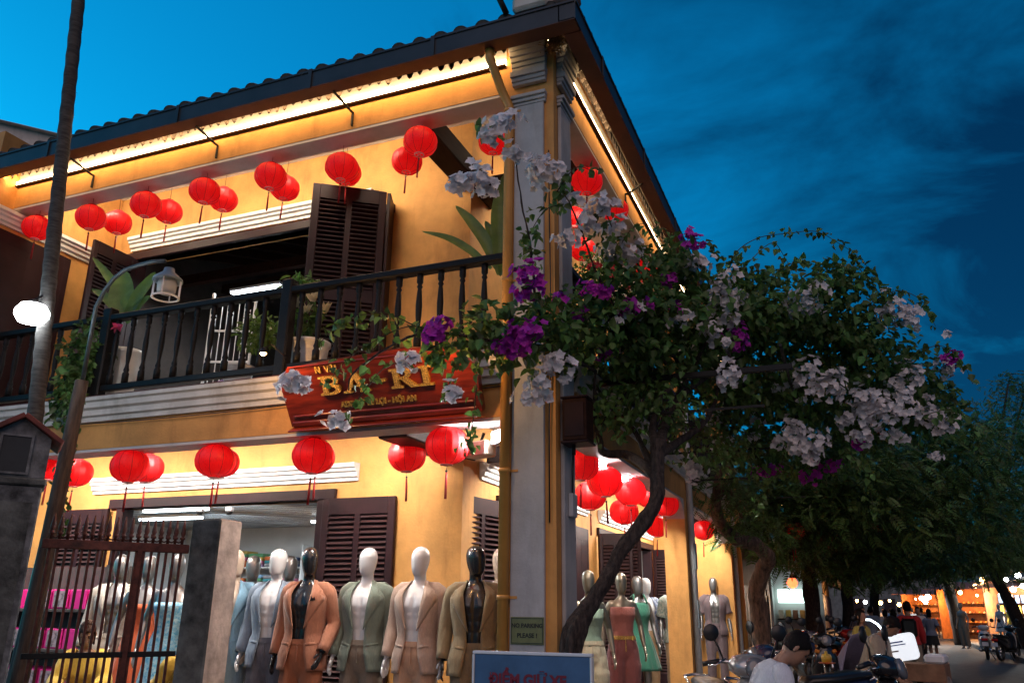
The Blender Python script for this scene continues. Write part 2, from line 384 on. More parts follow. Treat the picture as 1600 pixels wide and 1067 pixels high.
# door frames
def frame_x(x0, x1, z0, z1, y, t=.11, name='door_frame'):
    b = MB(); b.box(x0-.02, x0+t-.02, y-.03, y+.14, z0, z1, .006); b.box(x1-t+.02, x1+.02, y-.03, y+.14, z0, z1, .006); b.box(x0-.14, x1+.14, y-.045, y+.14, z1, z1+t, .006)
    return b.build(name, M['shutter'], HOUSE)
frame_x(*OL[:2], OL[2], OL[3], 1.5); frame_x(*OU[:2], OU[2], OU[3], 1.5)
def frame_y(y0, y1, z0, z1, x, t=.11):
    b = MB(); b.box(x-.14, x+.03, y0-.02, y0+t-.02, z0, z1, .006); b.box(x-.14, x+.03, y1-t+.02, y1+.02, z0, z1, .006); b.box(x-.14, x+.045, y0-.1, y1+.1, z1, z1+t, .006)
    return b.build('door_frame', M['shutter'], HOUSE)
frame_y(2.45, 4.9, .22, 2.64, -1.5); frame_y(6.4, 10.0, .22, 2.64, -1.5)
# white hood mouldings over the openings
def mould(z):
    return lambda s: [(s*0, z), (s*-.03, z), (s*-.03, z+.03), (s*-.06, z+.045), (s*-.06, z+.085), (s*-.09, z+.10), (s*-.09, z+.125), (s*-.12, z+.14), (s*-.12, z+.18), (s*0, z+.19)]
def off(poly, d): return [(p[0]+d, p[1]) for p in poly]
profx(off(mould(2.845)(1), 1.5), -6.5, -2.72, 'hood_moulding', M['trim'])
profx(off(mould(6.10)(1), 1.5), -6.56, -2.75, 'hood_moulding', M['trim'])
profy(off(mould(2.86)(-1), -1.5), 1.9, 5.75, 'hood_moulding', M['trim']); profy(off(mould(2.84)(-1), -1.5), 6.4, 10.15, 'hood_moulding', M['trim'])
profy(off(mould(6.10)(-1), -1.5), 1.9, 5.2, 'hood_moulding', M['trim'])
profy(off(mould(5.84)(-1), -6.9), -0.3, 1.45, 'hood_moulding', M['trim'])
# timber tie beams at the inner corner
b = MB(); b.box(-1.64, -1.37, .242, 2.05, 6.08, 6.33, .012); b.build('tie_beam', M['brown'], HOUSE)
b = MB(); b.box(-1.36, -.26, 1.70, 1.98, 6.05, 6.33, .012); b.build('tie_beam', M['brown'], HOUSE)
b = MB(); b.box(-1.76, -1.46, .252, 1.50, 3.0, 3.2, .012); b.build('tie_beam', M['shutter'], HOUSE)
b = MB(); b.box(-1.36, -.28, 1.75, 2.05, 3.0, 3.2, .012); b.build('tie_beam', M['shutter'], HOUSE)

# balcony railing: newels, rails, turned balusters
RAIL = MB()
RAIL.box(XL, -.452, .00, .10, 4.43, 4.50, .012); RAIL.box(XL, -.452, .02, .08, 3.66, 3.725, .008)
RL = RAIL.build('balcony_railing', M['darkwood'], HOUSE)
bp = [(.034, 0), (.034, .10), (.022, .115), (.030, .14), (.022, .165), (.017, .20), (.027, .30), (.030, .40), (.022, .53), (.017, .56), (.028, .58), (.017, .60), (.030, .62), (.030, .70)]
b = MB(); b.lathe(bp, 10); BAL = b.mesh('baluster', M['darkwood'])
for xn in (-2.72, -5.03, -7.4):
    b = MB(); b.box(xn-.06, xn+.06, -.008, .108, 3.6, 4.58, .014); b.build('newel_post', M['darkwood'], RL)
x = -.66
while x > XL+.1:
    if min(abs(x-q) for q in (-2.72, -5.03, -7.4)) > .1: link('baluster', BAL, RL, loc=(x, .05, 3.727), scale=(1, 1, 1.003))
    x -= .2115
RAIL = MB(); RAIL.box(-.10, 0, .452, YR, 4.43, 4.50, .012); RAIL.box(-.08, -.02, .452, YR, 3.66, 3.725, .008)
RR = RAIL.build('balcony_railing', M['darkwood'], HOUSE)
y = .66
while y < YR-.1:
    if not (5.4 < y < 5.95): link('baluster', BAL, RR, loc=(-.05, y, 3.727), scale=(1, 1, 1.003))
    y += .2115

# shutters
SLAT = {}
def shutter(p0, p1, z0, h, parent=HOUSE, louvres=((.50, .93), (.08, .44)), name='shutter'):
    """leaf standing between two plan points, louvred panels given as fractions of its height"""
    p0 = Vector((p0[0], p0[1], 0)); p1 = Vector((p1[0], p1[1], 0)); w = (p1-p0).length; d = p1-p0
    rz = math.atan2(d.y, d.x); t = .022; st = .085*min(1, w/.8); mid = w/2
    b = MB()
    b.box(0, st, -t, t, 0, h, .006); b.box(w-st, w, -t, t, 0, h, .006); b.box(mid-.032, mid+.032, -t+.002, t-.002, .002, h-.002)
    cuts = sorted([(a*h, c*h) for a, c in louvres]); z = 0
    for a, c in cuts:
        b.box(st, w-st, -t+.001, t-.001, z, a); z = c
    b.box(st, w-st, -t+.001, t-.001, z, h)
    for a, c in cuts: b.box(st, w-st, t-.006, t-.003, a, c)
    o = b.build(name, M['shutter'], parent, loc=(p0.x, p0.y, z0), rot=(0, 0, rz))
    cw = mid-.032-st-.004; key = round(cw, 3)
    if key not in SLAT:
        sb = MB(); sb.M = Matrix.Rotation(R(38), 4, 'X'); sb.box(0, cw, -.024, .024, -.0035, .0035); SLAT[key] = sb.mesh('slat', M['slat'])
    for a, c in cuts:
        n = max(3, int((c-a)/.050))
        for k in range(n):
            zz = a+(k+.5)*(c-a)/n
            for x0 in (st+.002, mid+.034): link('slat', SLAT[key], o, loc=(x0, -.008, zz))
    return o
shutter((-3.08, .72), (-2.42, 1.20), 3.62, 2.44)
b = MB(); b.box(0, .33, -.02, .02, 0, 2.44, .006); b.build('shutter', M['shutter'], HOUSE, loc=(-2.40, 1.215, 3.62), rot=(0, 0, R(112)))
shutter((-6.42, .78), (-6.42, 1.46), 3.62, 2.34)
shutter((-6.865, .85), (-6.865, -.25), 3.62, 2.15)
shutter((-3.10, 1.44), (-2.22, 1.44), .24, 2.42)
shutter((-6.95, 1.44), (-6.15, 1.44), .24, 2.42)
shutter((-1.56, 1.58), (-1.41, 2.34), .24, 2.43)
shutter((-1.44, 5.6), (-1.44, 4.95), .24, 2.42)
shutter((-1.46, 6.3), (-.98, 6.42), .24, 2.42)
shutter((-1.46, 6.62), (-.95, 6.85), .24, 2.42)
shutter((-1.48, 10.12), (-.86, 10.06), .24, 2.42)

# eaves: LED strips, fringe of under-tiles, gutters and brackets
b = MB(); b.box(XL, -.46, -.0025, -.0005, 6.394, 6.62); b.build('glow_band', M['trim'], HOUSE)  # pale band added over the ochre wall to widen the strip's glow
b = MB(); b.box(.0005, .0025, .46, YR+.5, 6.394, 6.62); b.build('glow_band', M['trim'], HOUSE)
b = MB(); b.box(XL, -.46, -.028, -.003, 6.395, 6.445); LED1 = b.build('led_strip', M['led'], HOUSE)
b = MB(); b.box(.003, .028, .46, YR+.5, 6.395, 6.445); b.build('led_strip', M['led'], HOUSE)
b = MB(); b.box(XL, -.46, -.040, -.002, 6.375, 6.393); b.build('led_ledge', M['brown'], HOUSE)
b = MB(); b.box(.002, .040, .46, YR+.5, 6.375, 6.393); b.build('led_ledge', M['brown'], HOUSE)
b = MB(); b.box(-.14, .02, -.028, -.003, 6.535, 6.58); b.build('led_strip', M['led'], HOUSE)
def fringe(axis):
    b = MB(); rnd = random.Random(4); q = -.2 if axis == 'x' else .2; end = XL if axis == 'x' else YR+.5
    while (q > end) if axis == 'x' else (q < end):
        w = rnd.uniform(.09, .13); dz = rnd.uniform(.03, .075); y0, y1 = -.25, -.10
        zb = 6.50-dz+.012*math.sin(q*9)
        if axis == 'x':
            b.add([(q, y0, 6.62), (q-w, y0, 6.62), (q-w*.7, y1, zb+.03), (q-w*.5, y1, zb), (q-w*.3, y1, zb+.02), (q, y1, 6.56), (q-w, y1, 6.56), (q, y1, 6.66), (q-w, y1, 6.66)],
                  [(0, 1, 6, 2, 3, 4, 5), (5, 4, 3, 2, 6, 8, 7), (0, 5, 7), (1, 8, 6)]); q -= w*.98
        else:
            b.add([(-y0, q, 6.62), (-y0, q+w, 6.62), (-y1, q+w*.7, zb+.03), (-y1, q+w*.5, zb), (-y1, q+w*.3, zb+.02), (-y1, q, 6.56), (-y1, q+w, 6.56), (-y1, q, 6.66), (-y1, q+w, 6.66)],
                  [(0, 1, 6, 2, 3, 4, 5), (5, 4, 3, 2, 6, 8, 7), (0, 5, 7), (1, 8, 6)]); q += w*.98
    return b
ROOF = MB()
ez, sl = 6.60, math.tan(R(25))
inn = 3.4
zr = ez+(inn+.26)*sl
ROOF.add([(XL, -.26, ez), (.26, -.26, ez), (-inn, inn, zr), (XL, inn, zr), (.26, YR+1, ez), (-inn, YR+1, zr)], [(0, 1, 2, 3), (1, 4, 5, 2)])
ROOF.add([(XL, -.26, ez-.05), (.26, -.26, ez-.05), (-inn, inn, zr-.05), (XL, inn, zr-.05), (.26, YR+1, ez-.05), (-inn, YR+1, zr-.05)], [(3, 2, 1, 0), (2, 5, 4, 1)])
RF = ROOF.build('roof', M['tile'], HOUSE)
b = MB(); b.add([(-inn, inn, zr), (XL, inn, zr), (XL, inn*2+.4, ez+.4), (-inn, inn*2+.4, ez+.4), (-inn, YR+1, zr), (-inn*2-.4, YR+1, ez+.4), (-inn*2-.4, inn*2+.4, ez+.4)], [(0, 1, 2, 3), (0, 3, 6, 5, 4)]); b.build('rear_slope', M['tile'], RF)
fringe('x').build('under_tile_edge', M['tile'], RF, kind='stuff'); fringe('y').build('under_tile_edge', M['tile'], RF, kind='stuff')
tb = MB(); rings = []
for k, (yy, rr) in enumerate(((0, .082), (.02, .086), (.38, .076))):
    rings.append([(rr*math.cos(a), yy, rr*math.sin(a)-.01) for a in [j*math.pi/8 for j in range(9)]])
tb.loft(rings, cap=False, closed=False); tb.add([(p[0], p[1]+.004, p[2]) for p in rings[0]], [tuple(range(9))])
TILE = tb.mesh('roof_tile', M['tile'])
rnd = random.Random(5)
x = .1
while x > XL:
    for c in range(2):
        yy = -.38+c*.33
        link('roof_tile', TILE, RF, loc=(x+rnd.uniform(-.008, .008), yy, ez+.015+(yy+.26)*sl+c*.012), rot=(math.atan(sl), 0, rnd.uniform(-.03, .03)))
    x -= .215
y = -.1
while y < YR+.4:
    yy = -.38
    link('roof_tile', TILE, RF, loc=(.31, y+rnd.uniform(-.008, .008), ez+.015+(yy+.26)*sl), rot=(math.atan(sl), 0, R(90)+rnd.uniform(-.03, .03)))
    y += .215
fb = MB()
x = .1
while x > XL:
    for c in range(2, 11):
        yy = -.38+c*.33
        if -x > yy-.3:
            fb.M = Matrix.Translation((x, yy, ez+.015+(yy+.26)*sl)) @ Matrix.Rotation(math.atan(sl), 4, 'X'); fb.loft(rings, cap=False, closed=False)
    x -= .215
fb.build('upper_tiles', M['tile'], RF, kind='stuff')
# hip ridge
b = MB(); b.tube([(.27, -.32, ez+.05), (-inn, inn, zr+.10)], [.11, .11], 10); b.build('hip_ridge', M['tile'], RF)
b = MB(); b.box(-.24, .10, -.44, -.20, 6.60, 6.76, .03); b.build('hip_end_block', M['cream'], RF)
b = MB(); b.tube([(-.30, -.40, 6.62), (-.34, -.50, 6.74)], .03, 6); b.tube([(-.34, -.50, 6.74), (-.20, -.55, 6.80)], .04, 6); b.build('roof_bracket', M['metal'], RF)
def gut(axis):
    b = MB(); y0, y1, z0, z1 = -.42, -.265, 6.37, 6.56
    pr = [(y0, z1), (y0-.012, z1), (y0-.012, z1-.02), (y0, z1-.022), (y0, z0), (y1, z0), (y1, z1-.02), (y1-.01, z1-.02), (y1-.01, z0+.01), (y0+.01, z0+.01), (y0+.01, z1)]
    if axis == 'x': return profx(pr, XL, .335, 'gutter', M['gutter'])
    return profy([(-p[0]-.075, p[1]) for p in pr], -.42, YR+1, 'gutter', M['gutter'])
G1, G2 = gut('x'), gut('y')
b = MB(); b.box(XL, .335, -.421, -.262, 6.363, 6.3685); b.build('gutter_underside', M['gutterin'], G1)
b = MB(); b.box(.187, .346, -.25, YR+1, 6.363, 6.3685); b.build('gutter_underside', M['gutterin'], G2)
for x in (-1.02, -2.36, -4.02, -5.9, -8.0):
    b = MB(); b.box(x-.02, x+.02, -.436, -.425, 6.35, 6.57); b.build('gutter_joint', M['gutter'], G1)
for y in (.42, 2.15, 4.0, 6.5):
    b = MB(); b.box(.350, .361, y-.02, y+.02, 6.35, 6.57); b.build('gutter_joint', M['gutter'], G2)
for x in (-2.12, -3.82, -5.62, -7.4):
    b = MB(); b.tube([(x-.05, -.30, 6.362), (x, -.05, 6.28), (x, -.012, 6.28), (x, -.012, 6.13)], .014, 5, smooth=False); b.build('gutter_bracket', M['metal'], G1)
for y in (2.6, 5.2):
    b = MB(); b.tube([(.24, y-.05, 6.362), (.05, y, 6.28), (.012, y, 6.28), (.012, y, 6.13)], .014, 5, smooth=False); b.build('gutter_bracket', M['metal'], G2)
# nest-like tuft stuffed under the eave at the corner
b = MB(); rnd = random.Random(9)
for k in range(260):
    c = Vector((.02+rnd.gauss(0, .05), -.06+rnd.gauss(0, .03), 6.49+rnd.gauss(0, .045))); d = Vector((rnd.gauss(0,1), rnd.gauss(0,1), rnd.gauss(0,1))).normalized()*.05
    b.tube([c-d, c+d], .0035, 3, cap=False)
b.build('birds_nest', mat('dry_straw', (.30, .19, .08), .9, .2, 20), label='straw nest tucked under the lit eave at the roof corner', cat='nest')
# rain pipes
b = MB(); b.tube([(-.50, -.30, 6.37), (-.50, -.30, 6.28), (-.46, -.12, 6.06), (-.405, -.055, 5.9), (-.405, -.055, .15)], .042, 12); RP = b.build('rain_pipe', M['pipe'], HOUSE)
for z in (5.85, 4.2, 2.6, 1.66):
    b = MB(); b.lathe([(.046, -.018), (.05, 0), (.046, .018)], 12, (-.405, -.055, z)); b.box(-.40, -.30, -.04, -.036, z-.01, z+.01); b.build('pipe_clip', M['pipe'], RP)
b = MB(); b.tube([(.05, 5.62, .1), (.05, 5.62, 6.2)], .045, 12); RP2 = b.build('rain_pipe', M['greypipe'], HOUSE)
for z in (2.1, 1.35):
    b = MB(); b.box(.08, .1, 5.55, 5.69, z, z+.34, .004); b.build('pipe_notice', M['panel'], RP2)
b = MB(); b.tube([(.04, 10.35, .1), (.04, 10.35, 6.2)], .04, 10); b.build('rain_pipe', M['greypipe'], HOUSE)
b = MB(); b.tube([(.06, 10.75, .1), (.06, 10.75, 4.2)], .06, 10); b.build('rain_pipe', M['pipe'], HOUSE)

# rooms behind the openings
b = MB()
b.box(-9.2, -1.7, 6.0, 6.1, .22, 2.9); b.box(-9.3, -9.2, 1.66, 6.1, .22, 2.9); b.build('shop_back_wall', M['room'], HOUSE)
b = MB(); b.box(-9.2, -1.7, 1.67, 6.0, 2.86, 2.9); b.build('shop_ceiling', M['panel'], HOUSE)
b = MB()
for k in range(20):
    y = 1.8+k*.21; b.box(-9.1, -1.75, y, y+.006, 2.845, 2.858)
b.build('ceiling_battens', M['steel'], HOUSE)
b = MB(); b.box(-9.2, -1.7, 1.67, 11.0, .20, .226); b.build('shop_floor', M['paving'], HOUSE)
b = MB(); b.box(-3.95, -3.65, 3.0, 3.3, .22, 2.84, .01); b.build('shop_column', M['shutter'], HOUSE)
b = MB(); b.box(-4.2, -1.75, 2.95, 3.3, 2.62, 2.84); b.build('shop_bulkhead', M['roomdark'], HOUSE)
for k in range(9):
    b = MB(); b.box(-4.15+k*.27, -4.13+k*.27, 2.93, 2.948, 2.64, 2.83); b.build('bulkhead_slat', M['room'], HOUSE)
b = MB(); b.box(-4.6, -1.7, 10.9, 11.0, .22, 2.9); b.box(-4.7, -4.6, 6.1, 11.0, .22, 2.9); b.build('shop_back_wall', M['room'], HOUSE)
b = MB(); b.box(-4.6, -1.7, 6.12, 10.9, 2.86, 2.9); b.build('shop_ceiling', M['panel'], HOUSE)
# upper room: dark timber
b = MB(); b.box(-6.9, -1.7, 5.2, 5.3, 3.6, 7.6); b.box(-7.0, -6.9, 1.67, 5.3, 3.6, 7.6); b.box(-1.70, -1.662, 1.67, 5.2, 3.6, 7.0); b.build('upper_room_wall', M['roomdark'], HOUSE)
for k in range(9):
    b = MB(); x = -6.6+k*.55
    b.M = Matrix.Translation((x, 1.7, 6.2)) @ Matrix.Rotation(R(17), 4, 'X'); b.box(-.04, .04, 0, 3.6, 0, .12); b.build('rafter', M['brown'], HOUSE)
b = MB(); b.M = Matrix.Translation((0, 1.66, 6.34)) @ Matrix.Rotation(R(17), 4, 'X'); b.box(-7.0, -1.5, 0, 3.9, 0, .03); b.build('roof_boarding', M['roomdark'], HOUSE)
for y, z in ((2.4, 6.25), (3.6, 6.62)):
    b = MB(); b.box(-6.9, -1.75, y, y+.1, z-.28, z-.14); b.build('purlin', M['brown'], HOUSE)
# ------------------------------------------------------------------ lanterns
M['silk'] = mat('red_lantern_silk', (0.80, 0.006, 0.008), 0.5, 0.22, 3, stretch=(30, 30, 0.5), trans=0.30, emit=(1.0, 0.010, 0.006), estr=0.62)
_n = M['silk'].node_tree.nodes; M['silk'].node_tree.links.new([q for q in _n if q.type == 'VALTORGB'][0].outputs[0], _n['Principled BSDF'].inputs['Emission Color'])
M['silkdim'] = mat('faint_glow_silk', (0.55, 0.012, 0.012), 0.55, 0.10, 3, stretch=(30, 30, 0.5), trans=0.30, emit=(1.0, 0.01, 0.006), estr=0.10)  # a faint red glow put into the silk itself
M['tassel'] = mat('dark_red_thread', (0.35, 0.012, 0.015), 0.8, 0.2, 20)
M['rib'] = mat('lantern_rib', (0.10, 0.004, 0.004), 0.7, 0.1, 20)
prof = []
for k in range(13):
    a = -math.pi/2*.84 + k*math.pi*.84/12
    prof.append((math.cos(a)**.82, math.sin(a)*.92/.968))
b = MB(); b.lathe([(r_*.5, z*.455) for r_, z in prof], 60, scallop=.035, lobes=20, cap=False); L_SHADE = b.mesh('shade', M['silk'])
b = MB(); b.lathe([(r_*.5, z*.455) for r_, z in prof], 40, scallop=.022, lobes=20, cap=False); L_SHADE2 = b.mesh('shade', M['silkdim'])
b = MB(); b.lathe([(.13, .43), (.15, .445), (.15, .47), (.12, .475), (.12, .435)], 20, cap=False); b.tube([(-.13, 0, .46), (0, 0, .50), (.13, 0, .46)], .012, 5); L_TOP = b.mesh('top_ring', M['tassel'])
b = MB(); b.lathe([(.12, -.44), (.145, -.432), (.145, -.452), (.12, -.458), (.115, -.445)], 20, cap=False); b.tube([(-.12, 0, -.45), (.12, 0, -.45)], .012, 5); b.tube([(0, -.12, -.45), (0, .12, -.45)], .012, 5); L_BOT = b.mesh('bottom_ring', mat('pale_lantern_ring', (.75, .45, .45), .5, .05, 6))
b = MB(); b.lathe([(.012, -.62), (.028, -.60), (.028, -.575), (.012, -.56)], 10); b.tube([(0, 0, -.56), (0, 0, -.45)], .006, 4); L_BEAD = b.mesh('bead', M['black'])
b = MB()
for k in range(7):
    a = k*2*math.pi/7; b.tube([(.010*math.cos(a), .010*math.sin(a), -.61), (.016*math.cos(a), .016*math.sin(a), -.75), (.022*math.cos(a+.2), .022*math.sin(a+.2), -1.22)], [.008, .010, .008], 5)
L_TAS = b.mesh('tassel', M['tassel'])
b = MB()
for k in range(10):
    a = k*2*math.pi/10+.157; b.tube([(r_*.500*math.cos(a), r_*.503*math.sin(a), z*.457) for r_, z in prof], .0042, 4, cap=False)
L_RIB = b.mesh('seam', M['rib'])
def lantern(p, dia, label, group, hang=0.12, dim=False, tassel=True):
    t = thing('paper_lantern', label, 'lantern', p, random.uniform(0, 6), group)
    t.scale = (dia, dia, dia*random.uniform(.94, 1.0)); t.rotation_euler[0] = random.uniform(-.06, .06)
    link('shade', L_SHADE2 if dim else L_SHADE, t); link('seam', L_RIB, t); link('top_ring', L_TOP, t); link('bottom_ring', L_BOT, t)
    c = MB(); c.tube([(0, 0, .49), (0, 0, .49+hang/dia)], .008, 4); c.build('cord', M['metal'], t)
    if tassel: link('tassel', L_TAS, t); link('bead', L_BEAD, t)
    return t
# light of the eave strips: each strip throws its glow back onto the beam
for k in range(3):
    lamp('eave_strip_light', 'AREA', (-1.9-k*2.9, -.19, 6.43), 17, (1, .60, .25), 2.9, rot=(R(82), 0, 0), parent=LED1, sy=.03)
    lamp('eave_strip_light', 'AREA', (.19, 1.9+k*3.0, 6.43), 18, (1, .62, .28), 2.9, rot=(R(82), 0, R(90)), parent=LED1, sy=.03)
G = 'red silk lanterns hung round the house'
nth = ['first', 'second', 'third', 'fourth', 'fifth', 'sixth', 'seventh', 'eighth']
LU = 'red lantern under the upper front beam, %s of the outer row from the pillar'
for k, (px, py) in enumerate(((657, 222), (534, 262), (423, 276), (320, 299), (228, 320), (142, 340), (58, 356))):
    lantern(at(px, py, y=.13), .335, LU % nth[k], G, .10)
LU2 = 'red lantern on a long cord over the balcony, %s from the pillar'
for k, (px, py) in enumerate(((636, 252), (541, 270), (445, 294), (349, 312), (263, 331), (184, 348))):
    lantern(at(px, py, y=.78), .335, LU2 % nth[k], G, .75)
lantern(at(771, 222, y=.5), .30, 'red silk lantern behind white flowers, beside the corner pillar and banana leaves', 'lantern by the pillar', .45)
LR = 'red lantern over the side balcony behind bougainvillea sprays, %s from the corner pillar'
for w_, (px, py, x, d) in zip(nth, ((917, 284, -.13, .34), (961, 328, -.13, .33), (911, 390, -.75, .34), (896, 340, -.9, .32), (1007, 424, -.13, .36), (984, 380, -.6, .33))):
    lantern(at(px, py, x=x), d, LR % w_, G, .35)
LL = 'large red lantern right under the lower front beam, %s from the corner pillar'
for k, (px, py, y) in enumerate(((699, 696, .13), (489, 712, .13), (337, 720, .13), (203, 728, .13))):
    lantern(at(px, py, y=y), .375, LL % nth[k], G, .02)
LL2 = 'red lantern under the balcony near the shop wall, %s from the pillar'
for (px, py, y), w_ in zip(((636, 711, .8), (495, 714, .7), (346, 722, .7), (229, 731, .7), (118, 738, .6), (78, 728, .3)), nth):
    lantern(at(px, py, y=y), .36, LL2 % w_, G, .05)
LS = 'red lantern under the side beam behind the crooked trunk, %s from the corner pillar'
for w_, (px, py, x) in zip(nth, ((908, 726, -.35), (945, 752, -.2), (922, 774, -.55), (985, 768, -.2), (975, 799, -.5), (1012, 775, -.5), (1040, 788, -.2), (1027, 822, -.6))):
    p = at(px, py, x=x)
    lantern(p, .36, LS % w_, G, max(.02, 3.0-p.z-.18))
LT = 'red silk lantern in the far bay beyond the yellow street pillar'
for px, py, x in ((1099, 828, -.2), (1113, 838, -.5)):
    lantern(at(px, py, x=x), .36, LT, G, .1)
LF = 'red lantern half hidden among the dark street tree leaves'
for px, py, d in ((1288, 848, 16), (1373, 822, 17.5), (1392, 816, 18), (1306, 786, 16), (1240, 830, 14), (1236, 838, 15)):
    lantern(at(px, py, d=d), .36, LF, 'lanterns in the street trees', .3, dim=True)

# ------------------------------------------------------------------ light fixtures of the place
def batten(p, length, axis, watts, label, tilt=19, col=(1.0, .95, .88), group='lamps under the balcony'):
    t = thing('batten_lamp', label, 'lamp', p, 0 if axis == 'x' else R(90), group)
    b = MB(); b.box(-length/2, length/2, -.03, .03, -.005, .045, .006); b.build('housing', M['white'], t)
    b = MB(); b.tube([(-length/2+.02, 0, -.022), (length/2-.02, 0, -.022)], .014, 8); b.build('tube', M['tube'], t)
    lamp('tube_light', 'AREA', (0, .035, -.045), watts, col, length*.95, rot=(R(tilt), 0, 0), parent=t, sy=.05)
    return t
for x in (-1.9, -4.3, -6.3):
    batten((x, .34, 3.33), 1.1, 'x', 88, 'slim white tube lamp behind the lower beam over the shop front')
for y in (2.3, 4.4, 7.3, 9.3):
    batten((-.36, y, 3.33), .9, 'y', 85, 'slim white tube lamp behind the side beam over the mannequins')
for x in (-2.7, -4.3, -6.2):
    batten((x, .31, 6.62), 1.1, 'x', 28, 'slim tube lamp behind the upper front beam', 62, col=(1.0, .86, .62))
for y in (2.8, 6.5):
    batten((-.31, y, 6.62), 1.1, 'y', 26, 'slim tube lamp behind the upper side beam', 62, col=(1.0, .86, .62))
def flood(p, rz, label, watts):
    t = thing('flood_lamp', label, 'lamp', p, rz, 'white flood lamps at the corner')
    b = MB(); b.box(-.09, .09, -.03, .04, -.06, .06, .01); b.build('housing', M['white'], t)
    b = MB(); b.box(-.075, .075, -.034, -.031, -.05, .05); b.build('lens', M['bulb'], t)
    b = MB(); b.tube([(0, .02, .05), (0, .05, .14)], .012, 6); b.build('bracket', M['metal'], t)
    lamp('flood_light', 'SPOT', (0, -.05, 0), watts, (.95, .97, 1), .05, rot=(R(-62), 0, 0), parent=t, spot=R(130))
flood((-.57, .22, 2.93), R(-38), 'white flood lamp beside the corner pillar under the balcony', 150)
flood((-.25, 2.08, 2.96), R(55), 'first glaring white flood lamp along the side beam', 35)
flood((-.25, 3.13, 2.96), R(55), 'second glaring white flood lamp along the side beam', 35)
def ceil_tube(p, length, axis, watts, label):
    t = thing('fluorescent_lamp', label, 'lamp', p, 0 if axis == 'x' else R(90), 'fluorescent lamps inside the shop')
    b = MB(); b.box(-length/2, length/2, -.05, .05, 0, .04, .004); b.build('housing', M['white'], t)
    for s in (-.025, .025):
        b = MB(); b.tube([(-length/2+.02, s, -.018), (length/2-.02, s, -.018)], .016, 8); b.build('tube', M['tube'], t)
    lamp('tube_light', 'AREA', (0, 0, -.05), watts, (.88, .95, 1), length, parent=t, sy=.1)
ceil_tube((-6.2, 2.55, 2.78), 1.1, 'x', 60, 'fluorescent lamp on the shop ceiling behind the doorway')
ceil_tube((-7.3, 3.6, 2.80), 1.2, 'x', 60, 'fluorescent lamp deeper on the shop ceiling')
ceil_tube((-4.9, 4.6, 2.80), 1.2, 'x', 60, 'fluorescent lamp above the cloth shelves')
ceil_tube((-2.4, 4.4, 2.80), 1.2, 'y', 60, 'fluorescent lamp behind the side doorway')
ceil_tube((-2.6, 8.4, 2.80), 1.2, 'y', 60, 'fluorescent lamp in the rear side room')
ceil_tube((-5.25, 2.5, 5.77), .86, 'x', 40, 'fluorescent lamp in the dark upper room')
ceil_tube((-4.2, 3.9, 4.55), .5, 'x', 36, 'short lamp low in the dark upper room')

# bright globe lamp strapped to the palm
p = at(50, 490, y=-1.32)
t = thing('globe_lamp', 'dazzling white globe street lamp against the palm trunk', 'street lamp', p)
b = MB(); b.lathe([(.03, .09), (.10, .075), (.135, .02), (.135, -.02), (.10, -.075), (.03, -.09)], 24); b.build('globe', M['bulb'], t)
b = MB(); b.lathe([(.045, .08), (.05, .11), (.02, .13)], 12); b.tube([(0, 0, .12), (0, .08, .20), (0, .14, .18)], .015, 8); b.build('bracket', M['metal'], t)
lamp('globe_light', 'POINT', (0, -.02, 0), 34, (.86, .95, 1), .14, parent=t)
# curved pole lamp with unlit glass
p0 = at(128, 600, y=-.8); p1 = at(150, 480, y=-.8); p2 = at(178, 435, y=-.8); p3 = at(215, 415, y=-.8); p4 = at(258, 408, y=-.8)
M['polegrey'] = mat('dark_blue_grey_pole', (.055, .075, .085), .45, .2, 5)
t = thing('pole_lamp', 'unlit lantern-shaped lamp on a curved grey pole before the balcony', 'street lamp', (p0.x, -.8, .12))
o = Vector((p0.x, -.8, .12))
base = at(20, 1000, y=-.8)-o
pp_ = [Vector(p0-o), p1-o, at(163, 455, y=-.8)-o, p2-o, at(195, 422, y=-.8)-o, p3-o, at(238, 409, y=-.8)-o, p4-o]
b = MB(); b.tube([Vector((base.x*.9, 0, 0)), Vector(p0-o)], [.05, .035], 10); b.tube(pp_, .019, 10); b.build('pole', M['polegrey'], t)
q = at(262, 440, y=-.8)-o
b = MB(); b.lathe([(.02, .13), (.045, .125), (.05, .09), (.125, .025), (.13, .0), (.10, .01)], 20, q); b.build('cap', mat('blue_grey_enamel', (.16, .22, .27), .35, .1, 5), t)
b = MB(); b.lathe([(.075, .01), (.085, -.03), (.08, -.10), (.05, -.12)], 18, q); b.build('glass', mat('milky_glass', (.62, .62, .60), .25, .05, 5, trans=.4), t)
for k in range(4):
    a = k*math.pi/2+.5; c = MB(); c.box(-.008, .008, -.004, .004, -.15, .01); c.build('cage_bar', M['white'], t, loc=q+Vector((.115*math.cos(a), .115*math.sin(a), 0)), rot=(0, 0, a))
b = MB(); b.lathe([(.122, -.148), (.122, -.16), (.105, -.16), (.105, -.148)], 18, q, cap=False); b.build('cage_ring', M['white'], t)
# leaning timber post that carries the curved pole
pa = at(42, 1010, y=-.86); pb = at(128, 595, y=-.86)
b = MB(); b.tube([(pa.x-.1, -.86, .12), pa, (pa+pb)/2, pb], [.075, .072, .065, .055], 10)
b.build('timber_post', mat('weathered_post', (.085, .06, .045), .85, .35, 6, .4, stretch=(4, 4, .6)), label='leaning weathered timber post wrapped by a vine beside the shrine', cat='post')

